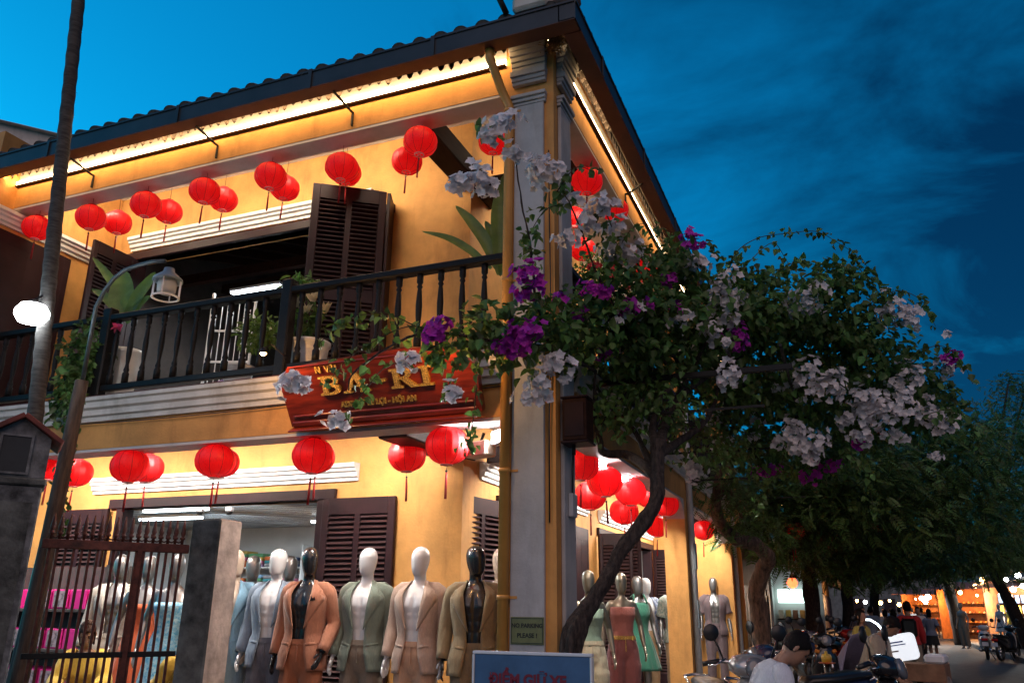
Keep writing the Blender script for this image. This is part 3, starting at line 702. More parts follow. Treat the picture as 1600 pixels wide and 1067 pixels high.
# loose service cables on the facade
def cable(pts, label, r_=.006):
    b = MB(); b.tube([Vector(p) for p in pts], r_, 5); return b.build('cable', M['black'], label=label, cat='cable', group='service cables on the house')
def sag(a, c, d, n=9): a, c = Vector(a), Vector(c); return [a.lerp(c, k/(n-1))-Vector((0, 0, d*4*(k/(n-1))*(1-k/(n-1)))) for k in range(n)]
cable(sag((-8.6, -.02, 6.30), (-5.2, -1.25, 5.0), .12, 10), 'thin dark cable sagging from the upper beam towards the palm trunk')
cable(sag((-.47, -.012, 3.30), (-2.55, -.035, 3.305), .02, 12)+sag((-2.6, -.035, 3.305), (-5.1, -.035, 3.31), .015, 12), 'thin dark cable clipped along the foot of the balcony cornice', .005)
cable([(-.05, -.012, 2.2), (-.05, -.012, 2.95), (-.03, -.012, 3.6), (-.045, -.012, 5.4)], 'thin dark cable running up the corner pillar edge', .006)
t = thing('junction_box', 'small grey junction box on the corner pillar under the dark wooden box', 'junction box', (.055, .24, 2.35))
b = MB(); b.box(-.019, .02, -.06, .06, -.09, .09, .006); b.build('case', M['greypipe'], t)
b = MB(); b.tube([(0, 0, .09), (0, .01, .3), (0, .03, .42)], .008, 6); b.build('conduit', M['black'], t)
# ------------------------------------------------------------------ shop sign
M['redwood'] = mat('varnished_red_wood', (0.20, 0.022, 0.010), 0.28, 0.30, 3, stretch=(1, 8, 8), coat=.3)
M['gold'] = mat('gold_glitter', (0.72, 0.42, 0.09), 0.35, 0.45, 90, 0.5, 160, metal=0.6)
SGN = thing('shop_sign', 'varnished red wooden shop sign with raised gold letters leaning out below the balcony', 'sign', (-1.51, -.06, 3.10))
SGN.rotation_euler = (R(30), 0, 0)          # leans out at the top
w2, hh = .92, .585
poly = [(-w2, 0), (w2, 0), (w2+.02, .38), (w2-.10, hh-.06), (w2*.35, hh), (-w2*.35, hh-.03), (-w2+.08, hh-.06), (-w2-.02, .38)]
b = MB(); b.prism(poly, -.035, .035); b.build('board', M['redwood'], SGN)
b = MB(); b.box(-w2+.03, w2-.03, -.065, -.036, .0, .05, .008); b.box(-w2+.05, w2-.05, -.055, -.0365, .085, .105, .006)
b.box(-w2+.10, w2-.12, -.055, -.0365, hh-.058, hh-.042, .006); b.build('frame_moulding', M['redwood'], SGN)
b = MB(); b.box(-w2+.02, w2-.02, -.14, -.037, -.02, -.003, .005); b.build('sill', M['redwood'], SGN)
def letter(kind, h):
    """slab-serif capital of height h as one prism mesh, drawn from strokes"""
    b = MB(); s = h/1.0; t = .20*s; y0, y1 = -.014, .014
    def bar(x0, z0, x1, z1): b.box(x0*s, x1*s, y0, y1, z0*s, z1*s)
    def stroke(xa, za, xb, zb, w):
        d = Vector((xb-xa, zb-za)); n = Vector((-d.y, d.x)).normalized()*w/2
        b.prism([((xa-n.x)*s, (za-n.y)*s), ((xb-n.x)*s, (zb-n.y)*s), ((xb+n.x)*s, (zb+n.y)*s), ((xa+n.x)*s, (za+n.y)*s)], y0+.001, y1-.001)
    def arc(cx, cz, rx, rz, a0, a1, w):
        k = 9; pts = [(cx+rx*math.cos(R(a0+(a1-a0)*i/k)), cz+rz*math.sin(R(a0+(a1-a0)*i/k))) for i in range(k+1)]
        inn_ = [(cx+(rx-w)*math.cos(R(a0+(a1-a0)*i/k)), cz+(rz-w*.8)*math.sin(R(a0+(a1-a0)*i/k))) for i in range(k+1)]
        for i in range(k):
            b.prism([(p[0]*s, p[1]*s) for p in (pts[i], pts[i+1], inn_[i+1], inn_[i])], y0+.0005, y1-.0005)
    if kind == 'B':
        bar(.12, 0, .32, 1); bar(0, 0, .121, .11); bar(0, .89, .121, 1)
        bar(.321, 0, .5, .12); bar(.321, .46, .5, .57); bar(.321, .88, .5, 1)
        arc(.5, .74, .27, .26, -90, 90, .18); arc(.5, .285, .32, .285, -90, 90, .20)
    if kind == 'A':
        stroke(.12, 0, .45, 1, .13); stroke(.45, 1, .80, 0, .22); bar(.28, .30, .66, .40); bar(-.05, 0, .28, .10); bar(.60, 0, 1.0, .10)
    if kind == '-': bar(0, .42, .42, .56)
    if kind == 'R':
        bar(.12, 0, .32, 1); bar(0, 0, .121, .11); bar(.321, 0, .44, .11); bar(0, .89, .121, 1); bar(.321, .88, .5, 1); bar(.321, .44, .5, .55)
        arc(.5, .72, .29, .28, -90, 90, .19); stroke(.50, .48, .82, .04, .22); bar(.74, 0, 1.0, .10)
    if kind == 'I':
        bar(.14, 0, .36, 1); bar(0, 0, .141, .11); bar(.361, 0, .5, .11); bar(0, .89, .141, 1); bar(.361, .89, .5, 1)
    return b
for ch, lx in (('B', -.527), ('A', -.285), ('-', .012), ('R', .166), ('I', .432)):
    letter(ch, .25).build('letter', M['gold'], SGN, loc=(lx, -.052, .262), scale=(1, 1, .66))
def sign_text(parent, s, size, loc, m_, bold=.004, depth=.008, rot=(R(90), 0, 0), name='lettering'):
    me = text_mesh(s, size, depth, bold); me.materials.clear(); me.materials.append(m_)
    return link(name, me, parent, loc=loc, rot=rot)
sign_text(SGN, 'ADD. 01 LÊ LỢI - HỘI AN', .066, (0, -.044, .162), M['gold'], .0025)
sign_text(SGN, 'N  VẢI', .075, (-.44, -.044, .484), M['gold'], .003)
sign_text(SGN, 'Th', .075, (.44, -.044, .482), M['gold'], .003)
for x in (-w2+.10, -.0, w2-.15):
    b = MB(); b.tube([(x, .03, .1), (x, .24, .22)], .01, 5); b.build('bracket', M['metal'], SGN)
def clip_lamp(p, label, watts):
    t = thing('picture_lamp', label, 'lamp', p, 0, 'warm lamps lighting the shop sign')
    b = MB(); b.lathe([(.012, .04), (.02, .035), (.036, -.01)], 12, cap=False); b.build('shade', M['metal'], t)
    b = MB(); b.lathe([(.004, .015), (.022, .005), (.026, -.012), (.012, -.026)], 12); b.build('bulb', M['warmbulb'], t)
    b = MB(); b.tube([(0, 0, .04), (0, .10, .10), (0, .30, .04)], .006, 5); b.build('arm', M['metal'], t)
    lamp('sign_light', 'POINT', (0, 0, -.055), watts, (1, .50, .16), .03, parent=t)
clip_lamp((-2.36, -.66, 3.60), 'small warm lamp at the outer upper corner of the shop sign', 22)
clip_lamp((-.80, -.64, 3.58), 'small warm lamp over the pillar end of the shop sign', 20)

# ------------------------------------------------------------------ no parking plate, parking board, wooden box
NP = thing('no_parking_plate', 'small olive plate reading no parking please on the corner pillar', 'sign', (-.216, -.041, 1.43))
b = MB(); b.box(-.13, .13, -.004, .004, -.095, .095, .003); b.build('plate', mat('olive_plate', (.16, .18, .075), .5, .15, 8, dirt=.3), NP)
b = MB()
for x0, x1, z0, z1 in ((-.122, .122, .083, .087), (-.122, .122, -.087, -.083), (-.122, -.118, -.083, .083), (.118, .122, -.083, .083)): b.box(x0, x1, -.006, -.0042, z0, z1)
b.build('border', M['black'], NP)
tb_ = mat('black_sign_ink', (.012, .012, .012), .6, 0)
sign_text(NP, 'NO PARKING', .040, (0, -.0055, .034), tb_, .0011, .001); sign_text(NP, 'PLEASE !', .043, (0, -.0055, -.034), tb_, .0011, .001)
a_ = at(742, 1021, d=4.2); c_ = at(921, 1038, d=4.0); dv = c_-a_
BS = thing('parking_board', 'blue parking board with dark red lettering and white edge in front of the pillar', 'sign', (a_.x, a_.y, 0), math.atan2(dv.y, dv.x))
wl_ = math.hypot(dv.x, dv.y); zt = a_.z
blu = mat('blue_sign_paint', (.060, .135, .26), .55, .15, 4, dirt=.4)
b = MB(); b.box(0, wl_, 0, .035, .45, zt, .003); b.build('board', blu, BS)
b = MB(); b.box(-.012, wl_+.014, -.004, .040, zt+.001, zt+.016, .003); b.box(wl_+.001, wl_+.014, -.004, .040, .45, zt-.001, .003); b.box(-.013, -.001, -.004, .04, .45, zt-.001, .003); b.build('edge', M['white'], BS)
redink = mat('dark_red_sign_ink', (.20, .012, .03), .6, .1, 6)
sign_text(BS, 'ĐIỂM GIỮ XE', .070, (wl_*.47, -.003, zt-.118), redink, .003, .001)
b = MB(); b.tube([(.06, .02, .44), (.06, .02, .13)], .018, 8); b.tube([(wl_-.06, .02, .44), (wl_-.06, .02, .13)], .018, 8); b.box(.0, .12, -.15, .2, .12, .14, .004); b.box(wl_-.12, wl_, -.15, .2, .12, .14, .004); b.build('stand', M['metal'], BS)
WB = thing('wooden_box_sign', 'dark wooden hanging box fixed to the side of the corner pillar', 'box', (.145, .12, 2.99)); WB.scale = (.76, .76, .88)
b = MB(); b.box(-.13, .13, -.13, .13, -.19, .19, .008); b.build('case', M['brown'], WB)
for z0, z1 in ((-.215, -.191), (.191, .21)):
    b = MB(); b.box(-.145, .145, -.145, .145, z0, z1, .006); b.build('rim', M['shutter'], WB)
b = MB(); b.box(-.10, .10, -.136, -.131, -.15, .15); b.build('front_panel', M['shutter'], WB)
b = MB(); b.tube([(-.05, 0, -.215), (-.05, 0, -.30)], .02, 6); b.build('mount', M['metal'], WB)
# security cameras and the flood projector by the pillar
def dome_cam(p, label):
    t = thing('security_camera', label, 'camera', p, 0, 'white dome cameras')
    b = MB(); b.lathe([(.045, .03), (.05, .0), (.045, -.02)], 14); b.build('mount', M['white'], t)
    b = MB(); b.lathe([(.038, -.018), (.036, -.035), (.022, -.052), (.004, -.058)], 14); b.build('dome', M['black'], t)
dome_cam((-4.78, 1.46, 2.60), 'white dome camera under the doorway lintel, nearer the column')
dome_cam((-4.36, 1.46, 2.59), 'white dome camera under the doorway lintel, nearer the shutter')
PJ = thing('projector_lamp', 'beige outdoor projector lamp under the balcony by the pillar', 'lamp', (-.78, .32, 2.86), R(-20))
b = MB(); b.box(-.13, .12, -.07, .07, -.07, .06, .012); b.build('body', mat('beige_plastic', (.50, .40, .33), .5, .1, 6), PJ)
b = MB(); b.tube([(.0, 0, .06), (.0, .03, .14)], .014, 6); b.box(-.15, -.131, -.075, .075, -.075, .065, .004); b.build('bracket', M['metal'], PJ)

# ------------------------------------------------------------------ gate pillar with little shrine roof, gate, gate post
M['shrine'] = mat('mottled_grey_plaster', (.17, .175, .18), .9, .45, 6, .25, 30, dirt=.7)
cen = at(22, 740, d=5.15)
SH = thing('shrine_pillar', 'grey masonry gate pillar topped by a little gabled shrine', 'pillar', (cen.x, cen.y, 0), R(53))
b = MB(); b.box(-.17, .17, -.17, .17, .1, 2.28, .01); b.build('shaft', M['shrine'], SH)
b = MB(); b.box(-.13, .13, -.173, -.168, .2, 2.18); b.build('sunk_panel', M['darkconc'], SH)
b = MB(); b.box(-.185, .185, -.185, .185, 2.282, 2.33, .01); b.build('neck', M['darkconc'], SH)
b = MB(); b.prism([(-.17, 2.332), (.17, 2.332), (.17, 2.58), (0, 2.70), (-.17, 2.58)], -.17, .17); b.build('shrine_house', M['shrine'], SH)
b = MB(); b.box(-.095, .06, -.178, -.171, 2.36, 2.58); b.build('niche', mat('dark_niche', (.02, .025, .028), .6, .2, 5), SH)
b = MB()
for x0, x1, z0, z1 in ((-.11, -.095, 2.345, 2.595), (.06, .075, 2.345, 2.595), (-.095, .06, 2.581, 2.595), (-.095, .06, 2.345, 2.359)): b.box(x0, x1, -.185, -.171, z0, z1)
b.build('niche_frame', M['shrine'], SH)
rt = mat('red_roof_edge', (.16, .032, .022), .7, .3, 8)
for s in (-1, 1):
    b = MB(); b.M = Matrix.Translation((0, 0, 2.715)) @ Matrix.Rotation(s*R(34), 4, 'Y'); b.box(*( (0, .28) if s > 0 else (-.28, 0)), -.22, .22, -.012, .018, .004); b.build('roof', rt, SH)
pc = at(341, 813, d=5.9)
GP = thing('gate_post', 'square concrete gate post with one side coloured dark as shade and one stained side coloured pale as lit', 'post', (pc.x, pc.y, 0), R(2))
b = MB(); b.cur = 0; b.box(-.125, .125, -.125, .125, .1, pc.z, .012); o = b.build('post', [mat('lit_side_concrete', (.58, .42, .33), .85, .25, 6, .25, 40, dirt=.9), M['darkconc']], GP)  # lit and shaded sides of one post put into two colours
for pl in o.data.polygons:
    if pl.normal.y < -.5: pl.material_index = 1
# iron gate hung on the post
g0 = Vector((pc.x-.10, pc.y-.15, 0)); g1 = at(66, 842, z=1.985); g1.z = 0
gd = g1-g0; gl = gd.length
GT = thing('iron_gate', 'rust red iron bar gate with spear tips and small scrolls', 'gate', g0, math.atan2(gd.y, gd.x))
b = MB(); b.box(0, gl, -.022, .022, 1.93, 1.99, .004); b.build('top_rail', M['rust'], GT)
b = MB(); b.box(0, gl, -.015, .015, 1.25, 1.285, .003); b.box(0, gl, -.02, .02, .30, .35, .004); b.build('rail', M['metal'], GT)
nb_ = 18
sp = MB(); sp.lathe([(.010, 0), (.010, .03), (.018, .035), (.018, .045), (.010, .05), (.012, .06), (.017, .075), (.016, .09), (.003, .17)], 8); SPM = sp.mesh('spear_tip', M['rust'])
barm = MB(); barm.box(-.0085, .0085, -.0085, .0085, .35, 1.93); BARM = barm.mesh('bar', M['rust'])
scr = MB(); scr.tube([(.038*math.cos(a)*(.5+.5*k/14), 0, .045+.038*math.sin(a)) for k, a in enumerate([math.pi*(.9+1.2*k/14) for k in range(15)])], .0055, 5); SCM = scr.mesh('scroll', M['rust'])
for k in range(nb_):
    xx = .05+(gl-.1)*k/(nb_-1)
    link('bar', BARM, GT, loc=(xx, 0, 0)); link('spear_tip', SPM, GT, loc=(xx, 0, 1.99))
    if k < nb_-1: link('scroll', SCM, GT, loc=(xx+(gl-.1)/(nb_-1)/2, 0, 1.995))
b = MB(); b.box(gl*.33, gl*.33+.03, -.024, .024, .3, 1.95); b.build('stile', M['rust'], GT)

# ------------------------------------------------------------------ palm trunk
pa = at(48, 720, y=-1.2); pm = at(86, 350, y=-1.2); pb = at(126, -30, y=-1.2)
PT = thing('palm_tree', 'slender ringed palm trunk rising past the roof', 'tree', (pa.x-.12, -1.2, .12))
o = Vector((pa.x-.12, -1.2, .12))
pts = [Vector((0, 0, 0)), pa-o, pm-o, pb-o, pb-o+Vector((-.35, 0, 2.6))]
path = []; rad = []
for i in range(len(pts)-1):
    n_ = 26
    for k in range(n_):
        f = k/n_; path.append(pts[i].lerp(pts[i+1], f)); rad.append(.062*(1+.10*(k % 2))*(1.0-.03*i))
b = MB(); b.tube(path, rad, 12); b.build('trunk', mat('ringed_palm_bark', (.060, .058, .055), .85, .35, 9, .3, 40, stretch=(1, 1, 5)), PT)
M['palmleaf'] = mat('palm_leaf_green', (.035, .075, .02), .5, .2, 5, trans=.25, island=.3)
b = MB(); top = path[-1]
for k in range(13):
    a = k*2*math.pi/13; prev = None
    for j in range(12):
        f = j/11; c = top+Vector((math.cos(a)*1.9*f, math.sin(a)*1.9*f, .9*f-1.3*f*f))
        if prev is not None:
            sd_ = Vector((-math.sin(a), math.cos(a), 0))
            for s in (-1, 1):
                q = c+sd_*s*.42*(1-f*.6)+Vector((0, 0, -.18)); b.add([prev, c, q], [(0, 1, 2)])
        prev = c
b.build('crown', M['palmleaf'], PT)
# ------------------------------------------------------------------ figures
def ering(z, rx, ry, yc, n=22, xc=0.0, p=2.3):
    out = []
    for k in range(n):
        a = 2*math.pi*k/n; c, s = math.cos(a), math.sin(a)
        out.append(Vector((xc+rx*math.copysign(abs(c)**(2/p), c), yc+ry*math.copysign(abs(s)**(2/p), s), z)))
    return out
MALE = [(.84,.155,.10,0),(.92,.165,.108,0),(1.0,.148,.098,0),(1.08,.135,.092,0),(1.18,.15,.10,-.003),(1.30,.172,.115,-.005),(1.38,.178,.112,0),(1.44,.155,.09,.008),(1.485,.09,.065,.012),(1.51,.055,.055,.01)]
FEM = [(.84,.160,.105,.004),(.92,.168,.108,.006),(1.0,.140,.092,.004),(1.08,.112,.080,0),(1.18,.125,.085,-.002),(1.27,.142,.108,-.016),(1.33,.146,.098,-.008),(1.40,.138,.078,.004),(1.445,.085,.058,.010),(1.48,.046,.048,.01)]
HEAD = [(1.56,.040,.050,-.025),(1.58,.055,.068,-.02),(1.62,.066,.085,-.012),(1.67,.073,.095,-.003),(1.72,.075,.098,.002),(1.765,.062,.082,.006),(1.79,.038,.05,.008),(1.80,.008,.01,.008)]
STAND = dict(sh=(.172,.01,1.435), el=(.232,.035,1.15), wr=(.252,-.05,.90), hip=(.088,0,.90), kn=(.10,-.015,.49), an=(.108,.03,.09))
def joints(pose, side):
    """pose may hold one entry for both sides or 'L'/'R' variants"""
    g = {}
    for k in ('sh', 'el', 'wr', 'hip', 'kn', 'an'):
        v = pose.get(k+('R' if side > 0 else 'L'), pose.get(k, STAND[k])); g[k] = Vector((abs(v[0])*side if k+('R' if side > 0 else 'L') not in pose else v[0], v[1], v[2]))
    return g
def leaner(lean, piv=.93, nod=0.0, turn=0.0):
    Rm = Matrix.Translation((0,0,piv)) @ Matrix.Rotation(lean, 4, 'X') @ Matrix.Translation((0,0,-piv))
    Rh = Rm @ Matrix.Translation((0,0,1.53)) @ Matrix.Rotation(nod, 4, 'X') @ Matrix.Rotation(turn, 4, 'Z') @ Matrix.Translation((0,0,-1.53))
    return Rm, Rh
def soft(p, Rm, piv=.93):
    p = Vector(p); f = min(1, max(0, (p.z-(piv-.08))/.22)); return p.lerp(Rm @ p, f)
def hand_geo(b, wr, d, side, curl=.35):
    """palm and five fingers hanging from a wrist along direction d"""
    d = d.normalized(); fwd = Vector((0,-1,0)); s = d.cross(fwd).normalized(); fwd = s.cross(d).normalized()  # palm spans fwd, thin along s
    rings = []
    for t, w, th in ((-.01,.020,.018),(.02,.028,.016),(.055,.038,.014),(.085,.036,.012),(.095,.030,.008)):
        c = wr+d*t; rings.append([c+fwd*w*math.cos(a)+s*th*math.sin(a) for a in [k*2*math.pi/10 for k in range(10)]])
    b.loft(rings)
    inw = s*(-side) if s.x*side > 0 else s*side
    inw = Vector((-side, 0, 0)); inw = (inw-d*inw.dot(d)).normalized()
    for k, (o, ln) in enumerate(((.028,.068),(.010,.078),(-.009,.072),(-.026,.056))):
        p0 = wr+d*.088+fwd*o; d1 = (d+inw*curl*.4).normalized(); d2 = (d+inw*curl*1.4).normalized()
        b.tube([p0-d*.01, p0+d1*ln*.45, p0+d1*ln*.45+d2*ln*.5], [.0088,.0082,.0062], 6)
    p0 = wr+d*.03+fwd*.026; dt = (d*.8+fwd*.75+inw*.4).normalized(); b.tube([p0, p0+dt*.035, p0+dt*.035+(d+inw*.3).normalized()*.03], [.011,.010,.007], 6)
def body_mesh(pose=STAND, fem=False, lean=0, nod=0, turn=0, muscles=False, voxel=.014, face=False, legs=True, hands=True, headless=False):
    Rm, Rh = leaner(lean, nod=nod, turn=turn); b = MB()
    b.loft([[soft(p, Rm) for p in ering(*r_)] for r_ in (FEM if fem else MALE)])
    hs = .93 if fem else 1.0; dz = -.035 if fem else 0
    if not headless: b.loft([[Rh @ (Vector((p.x*hs, p.y*hs, p.z+dz))) for p in ering(*r_, p=2.15)] for r_ in HEAD])
    b.tube([Rm @ Vector((0,.018,1.42)), Rm @ Vector((0,.012,1.50+dz)), Rh @ Vector((0,-.002,1.60+dz))], [.062 if not fem else .05, .053 if not fem else .042, .053 if not fem else .042], 14)
    ends = []
    for s in (-1, 1):
        j = joints(pose, s); k = .86 if fem else 1.0
        if fem: j['sh'] = Vector((j['sh'].x*.86, j['sh'].y, j['sh'].z-.03))
        sh, el, wr = (Rm @ j['sh'], Rm @ j['el'], Rm @ j['wr'])
        b.tube([sh+(sh-el).normalized()*.02-Vector((s*.04,0,0)), sh-Vector((s*.006,0,.012)), sh.lerp(el,.35), el, el.lerp(wr,.3), wr], [.040*k,.051*k,.050*k,.039*k,.041*k,.026*k], 12)
        ends.append((wr, wr-el, s))
        if legs:
            h, kn, an = j['hip'], j['kn'], j['an']
            b.tube([h+Vector((0,0,.03)), h, h.lerp(kn,.4), kn, kn.lerp(an,.3), an], [.075,.090*k,.080*k,.054,.055,.036], 12)
            b.tube([an+Vector((0,.03,-.02)), an+Vector((s*.005,-.05,-.055)), an+Vector((s*.01,-.15,-.07))], [.036,.034,.022], 10)
    me = remesh(b.mesh('body', []), voxel, 3)
    if muscles or face:
        for v in me.vertices:
            x, y, z = v.co
            if muscles and y < -.03 and abs(x) < .15:
                d = 0
                if 1.24 < z < 1.42: d += .016*math.exp(-((abs(x)-.065)/.05)**2-((z-1.32)/.055)**2)-.010*math.exp(-(x/.012)**2)*math.exp(-((z-1.33)/.08)**2)
                if .95 < z < 1.25 and abs(x) < .085:
                    d += .007*abs(math.sin((z-.95)*math.pi/.085))*math.exp(-((abs(x)-.035)/.03)**2)-.006*math.exp(-(x/.010)**2)
                v.co.y -= d
    if face:
        inv = Rh.inverted()
        for v in me.vertices:
            q = inv @ v.co
            q.z -= dz
            if q.z > 1.55 and q.y < -.04:
                d = .024*math.exp(-(q.x/.013)**2-((q.z-1.655)/.020)**2)+.010*math.exp(-(q.x/.012)**2-((q.z-1.69)/.025)**2)
                d += .007*math.exp(-(q.x/.022)**2-((q.z-1.612)/.008)**2)+.006*math.exp(-(q.x/.02)**2-((q.z-1.595)/.008)**2)
                d -= .010*math.exp(-((abs(q.x)-.032)/.014)**2-((q.z-1.69)/.014)**2)
                d += .006*math.exp(-((q.z-1.712)/.010)**2)*(abs(q.x) < .055)
                v.co += Rh.to_3x3() @ Vector((0,-d,0))
    if hands or face:
        x = MB()
        if hands:
            for wr, d, s in ends: hand_geo(x, wr, d, s)
        if face:
            for s in (-1, 1):
                x.M = Rh @ Matrix.Translation((s*.074*hs, .012, 1.665+dz)) @ Matrix.Rotation(s*.35, 4, 'Z'); x.lathe([(.004,-.03),(.012,-.028),(.017,0),(.014,.022),(.004,.03)], 8)
            x.M = None
        hm = x.mesh('h', []); bm = bmesh.new(); bm.from_mesh(me); bm.from_mesh(hm); bm.to_mesh(me); bm.free(); bpy.data.meshes.remove(hm)
        me.polygons.foreach_set('use_smooth', [True]*len(me.polygons))
    return me
def interp(tab, z):
    for a, c in zip(tab, tab[1:]):
        if a[0] <= z <= c[0]:
            f = (z-a[0])/(c[0]-a[0]); return [a[i]+(c[i]-a[i])*f for i in range(1, 4)]
    return list(tab[0][1:] if z < tab[0][0] else tab[-1][1:])
def solid(o, t=.008):
    m_ = o.modifiers.new('thickness', 'SOLIDIFY'); m_.thickness = t; m_.offset = 0; return o
def top_mesh(z0, z1, fem=False, open_w=None, ease=.022, sleeve=1.0, sl_r=(.068,.058,.046), pose=STAND, lean=0, flare=.0, lapel=False, neck=None, wrinkle=.0022, seed=0):
    """coat, shirt or blouse: trunk shell (open in front when open_w is given) with tube sleeves"""
    Rm, _ = leaner(lean); tab = FEM if fem else MALE; b = MB(); n = 40; rnd = random.Random(seed)
    nz = 26; rings = []
    def R_(z):
        rx, ry, yc = interp(tab, z); e = ease*(1 if z < 1.42 else max(.35, 1-(z-1.42)/.12))
        fl = flare*max(0, (1.05-z)/.25)
        if z < 1.05: rx = max(rx, .150 if not fem else .118)
        return rx+e+fl, ry+e+fl*.7, yc
    for i in range(nz):
        z = z0+(z1-z0)*i/(nz-1); rx, ry, yc = R_(z); r_ = []
        w = open_w(z) if open_w else None
        a0 = math.asin(min(.95, w/rx)) if w else 0
        for k in range(n if not w else n+1):
            a = (a0+(2*math.pi-2*a0)*k/n) if w else 2*math.pi*k/n
            s, c = math.sin(a), math.cos(a); px = rx*math.copysign(abs(s)**.9, s); py = -ry*math.copysign(abs(c)**.9, c)
            wv = wrinkle*(noise.noise(Vector((px*9+seed*3, py*9, z*5)))+.6*noise.noise(Vector((px*20, py*20+seed, z*12))))
            r_.append(soft(Vector((px*(1+wv*6), yc+py*(1+wv*6), z)), Rm))
        rings.append(r_)
    b.loft(rings, cap=False, closed=not open_w)
    for s in (-1, 1):
        j = joints(pose, s)
        if fem: j['sh'] = Vector((j['sh'].x*.86, j['sh'].y, j['sh'].z-.03))
        sh, el, wr = Rm @ j['sh'], Rm @ j['el'], Rm @ j['wr']
        if sleeve <= 0: continue
        pts = [Rm @ Vector((s*.075, .012, 1.462-(.03 if fem else 0))), sh+Vector((-s*.035, .002, .010)), sh+Vector((-s*.002, 0, -.018)), sh.lerp(el,.16), sh.lerp(el,.38), sh.lerp(el,.68)]; rr = [.045, sl_r[0]*.88, sl_r[0]*.99, sl_r[0]*.98, sl_r[0]*.94, (sl_r[0]*.9+sl_r[1])/2]
        if sleeve >= 1: pts += [el, el.lerp(wr,.25), el.lerp(wr,.5), el.lerp(wr,.78), el.lerp(wr,.97)]; rr += [sl_r[1], sl_r[1]*1.02, (sl_r[1]+sl_r[2])/2, sl_r[2]*1.02, sl_r[2]]
        else: pts.append(sh.lerp(el, .82)); rr.append(sl_r[1]*1.15)
        o0 = len(b.v); b.tube(pts, rr, 14, cap=False)
        for q in range(o0, len(b.v)):
            p = Vector(b.v[q]); d = .0022*noise.noise(Vector((p.x*14, p.y*14, p.z*9+seed))); b.v[q] = tuple(p+Vector((d, d, 0)))
    if lapel:
        for s in (-1, 1):
            st = []
            for i in range(15):
                z = 1.12+.40*i/14; rx, ry, yc = R_(z); w = open_w(z)
                lw = .105*min(1, (z-1.12)/.22) if z < 1.40 else (.062 if z < 1.425 else .085*max(.55, (1.56-z)/.13))
                row = []
                for f in (0, .35, .7, 1):
                    x = min(rx*.985, w-.004+lw*f); y = yc-ry*math.sqrt(max(.02, 1-(x/rx)**2))-.010-.006*math.sin(f*3.1)
                    row.append(soft(Vector((s*x, y, z)), Rm))
                st.append(row)
            b.loft(st, cap=False, closed=False)
            for z, x0, x1 in ((.985, .075, .165),) + (((1.325, .085, .150),) if s > 0 else ()):
                row = []
                for zz in (z, z+.022):
                    rx, ry, yc = R_(zz); row.append([Vector((s*(x0+(x1-x0)*f), yc-ry*math.sqrt(max(.02, 1-((x0+(x1-x0)*f)/rx)**2))-.007, zz+.01*f)) for f in (0, .33, .66, 1)])
                b.loft([[soft(p, Rm) for p in r2] for r2 in row], cap=False, closed=False)
    return b.mesh('garment', [])
def trousers_mesh(pose=STAND, fem=False, wide=1.0, hem=.07, top=1.03, ease=.014, seed=0, voxel=.016):
    b = MB(); tab = FEM if fem else MALE
    rings = []
    for z0_, k_ in ((.70, .30), (.74, .62), (.79, .88)):
        rx, ry, yc = interp(tab, .84); rings.append(ering(z0_, (rx+ease)*k_, (ry+ease)*k_, yc, 24))
    for z in (.84, .88, .92, .98, top-.01, top):
        rx, ry, yc = interp(tab, z); rings.append(ering(z, rx+ease, ry+ease, yc, 24))
    b.loft(rings)
    for s in (-1, 1):
        j = joints(pose, s); h, kn, an = j['hip'], j['kn'], j['an']; an2 = kn.lerp(an, 1-(hem-.07)/.4)
        b.tube([h+Vector((0,0,.04)), h-Vector((0,0,.03)), h.lerp(kn,.5), kn, kn.lerp(an2,.5), an2], [.085,.104,.096*wide,.078*wide,.075*wide*(1+.1*(wide-1)),.074*wide*(1+.15*(wide-1))], 14)
    me = remesh(b.mesh('trousers', []), voxel, 3)
    for v in me.vertices:
        x, y, z = v.co; d = .004*noise.noise(Vector((x*16+seed, y*16, z*7)))+.004*noise.noise(Vector((x*5, y*5, z*22+seed)))*(1 if z < .9 else .3)
        if y < 0 and z < .86: d += .006*math.exp(-((abs(x)-.10)/.012)**2)
        n_ = Vector((x-math.copysign(.1, x)*(z < .85), y, 0)); n_ = n_.normalized() if n_.length > 1e-4 else n_
        v.co += n_*d
    return me
def waist_mesh(fem=False, z=1.03, ease=.02):
    b = MB(); tab = FEM if fem else MALE; rr = []
    for zz in (z-.035, z-.03, z+.002, z+.006):
        rx, ry, yc = interp(tab, zz); rr.append(ering(zz, rx+ease, ry+ease, yc, 28))
    b.loft(rr, cap=False); b.box(-.004, .004, -interp(tab, .93)[1]-ease-.004, -interp(tab, .93)[1]-ease+.006, .86, z-.035)
    for x in (-.09, .09): b.box(x-.007, x+.007, -.115, -.105, z-.04, z+.008)
    return b.mesh('waistband', [])
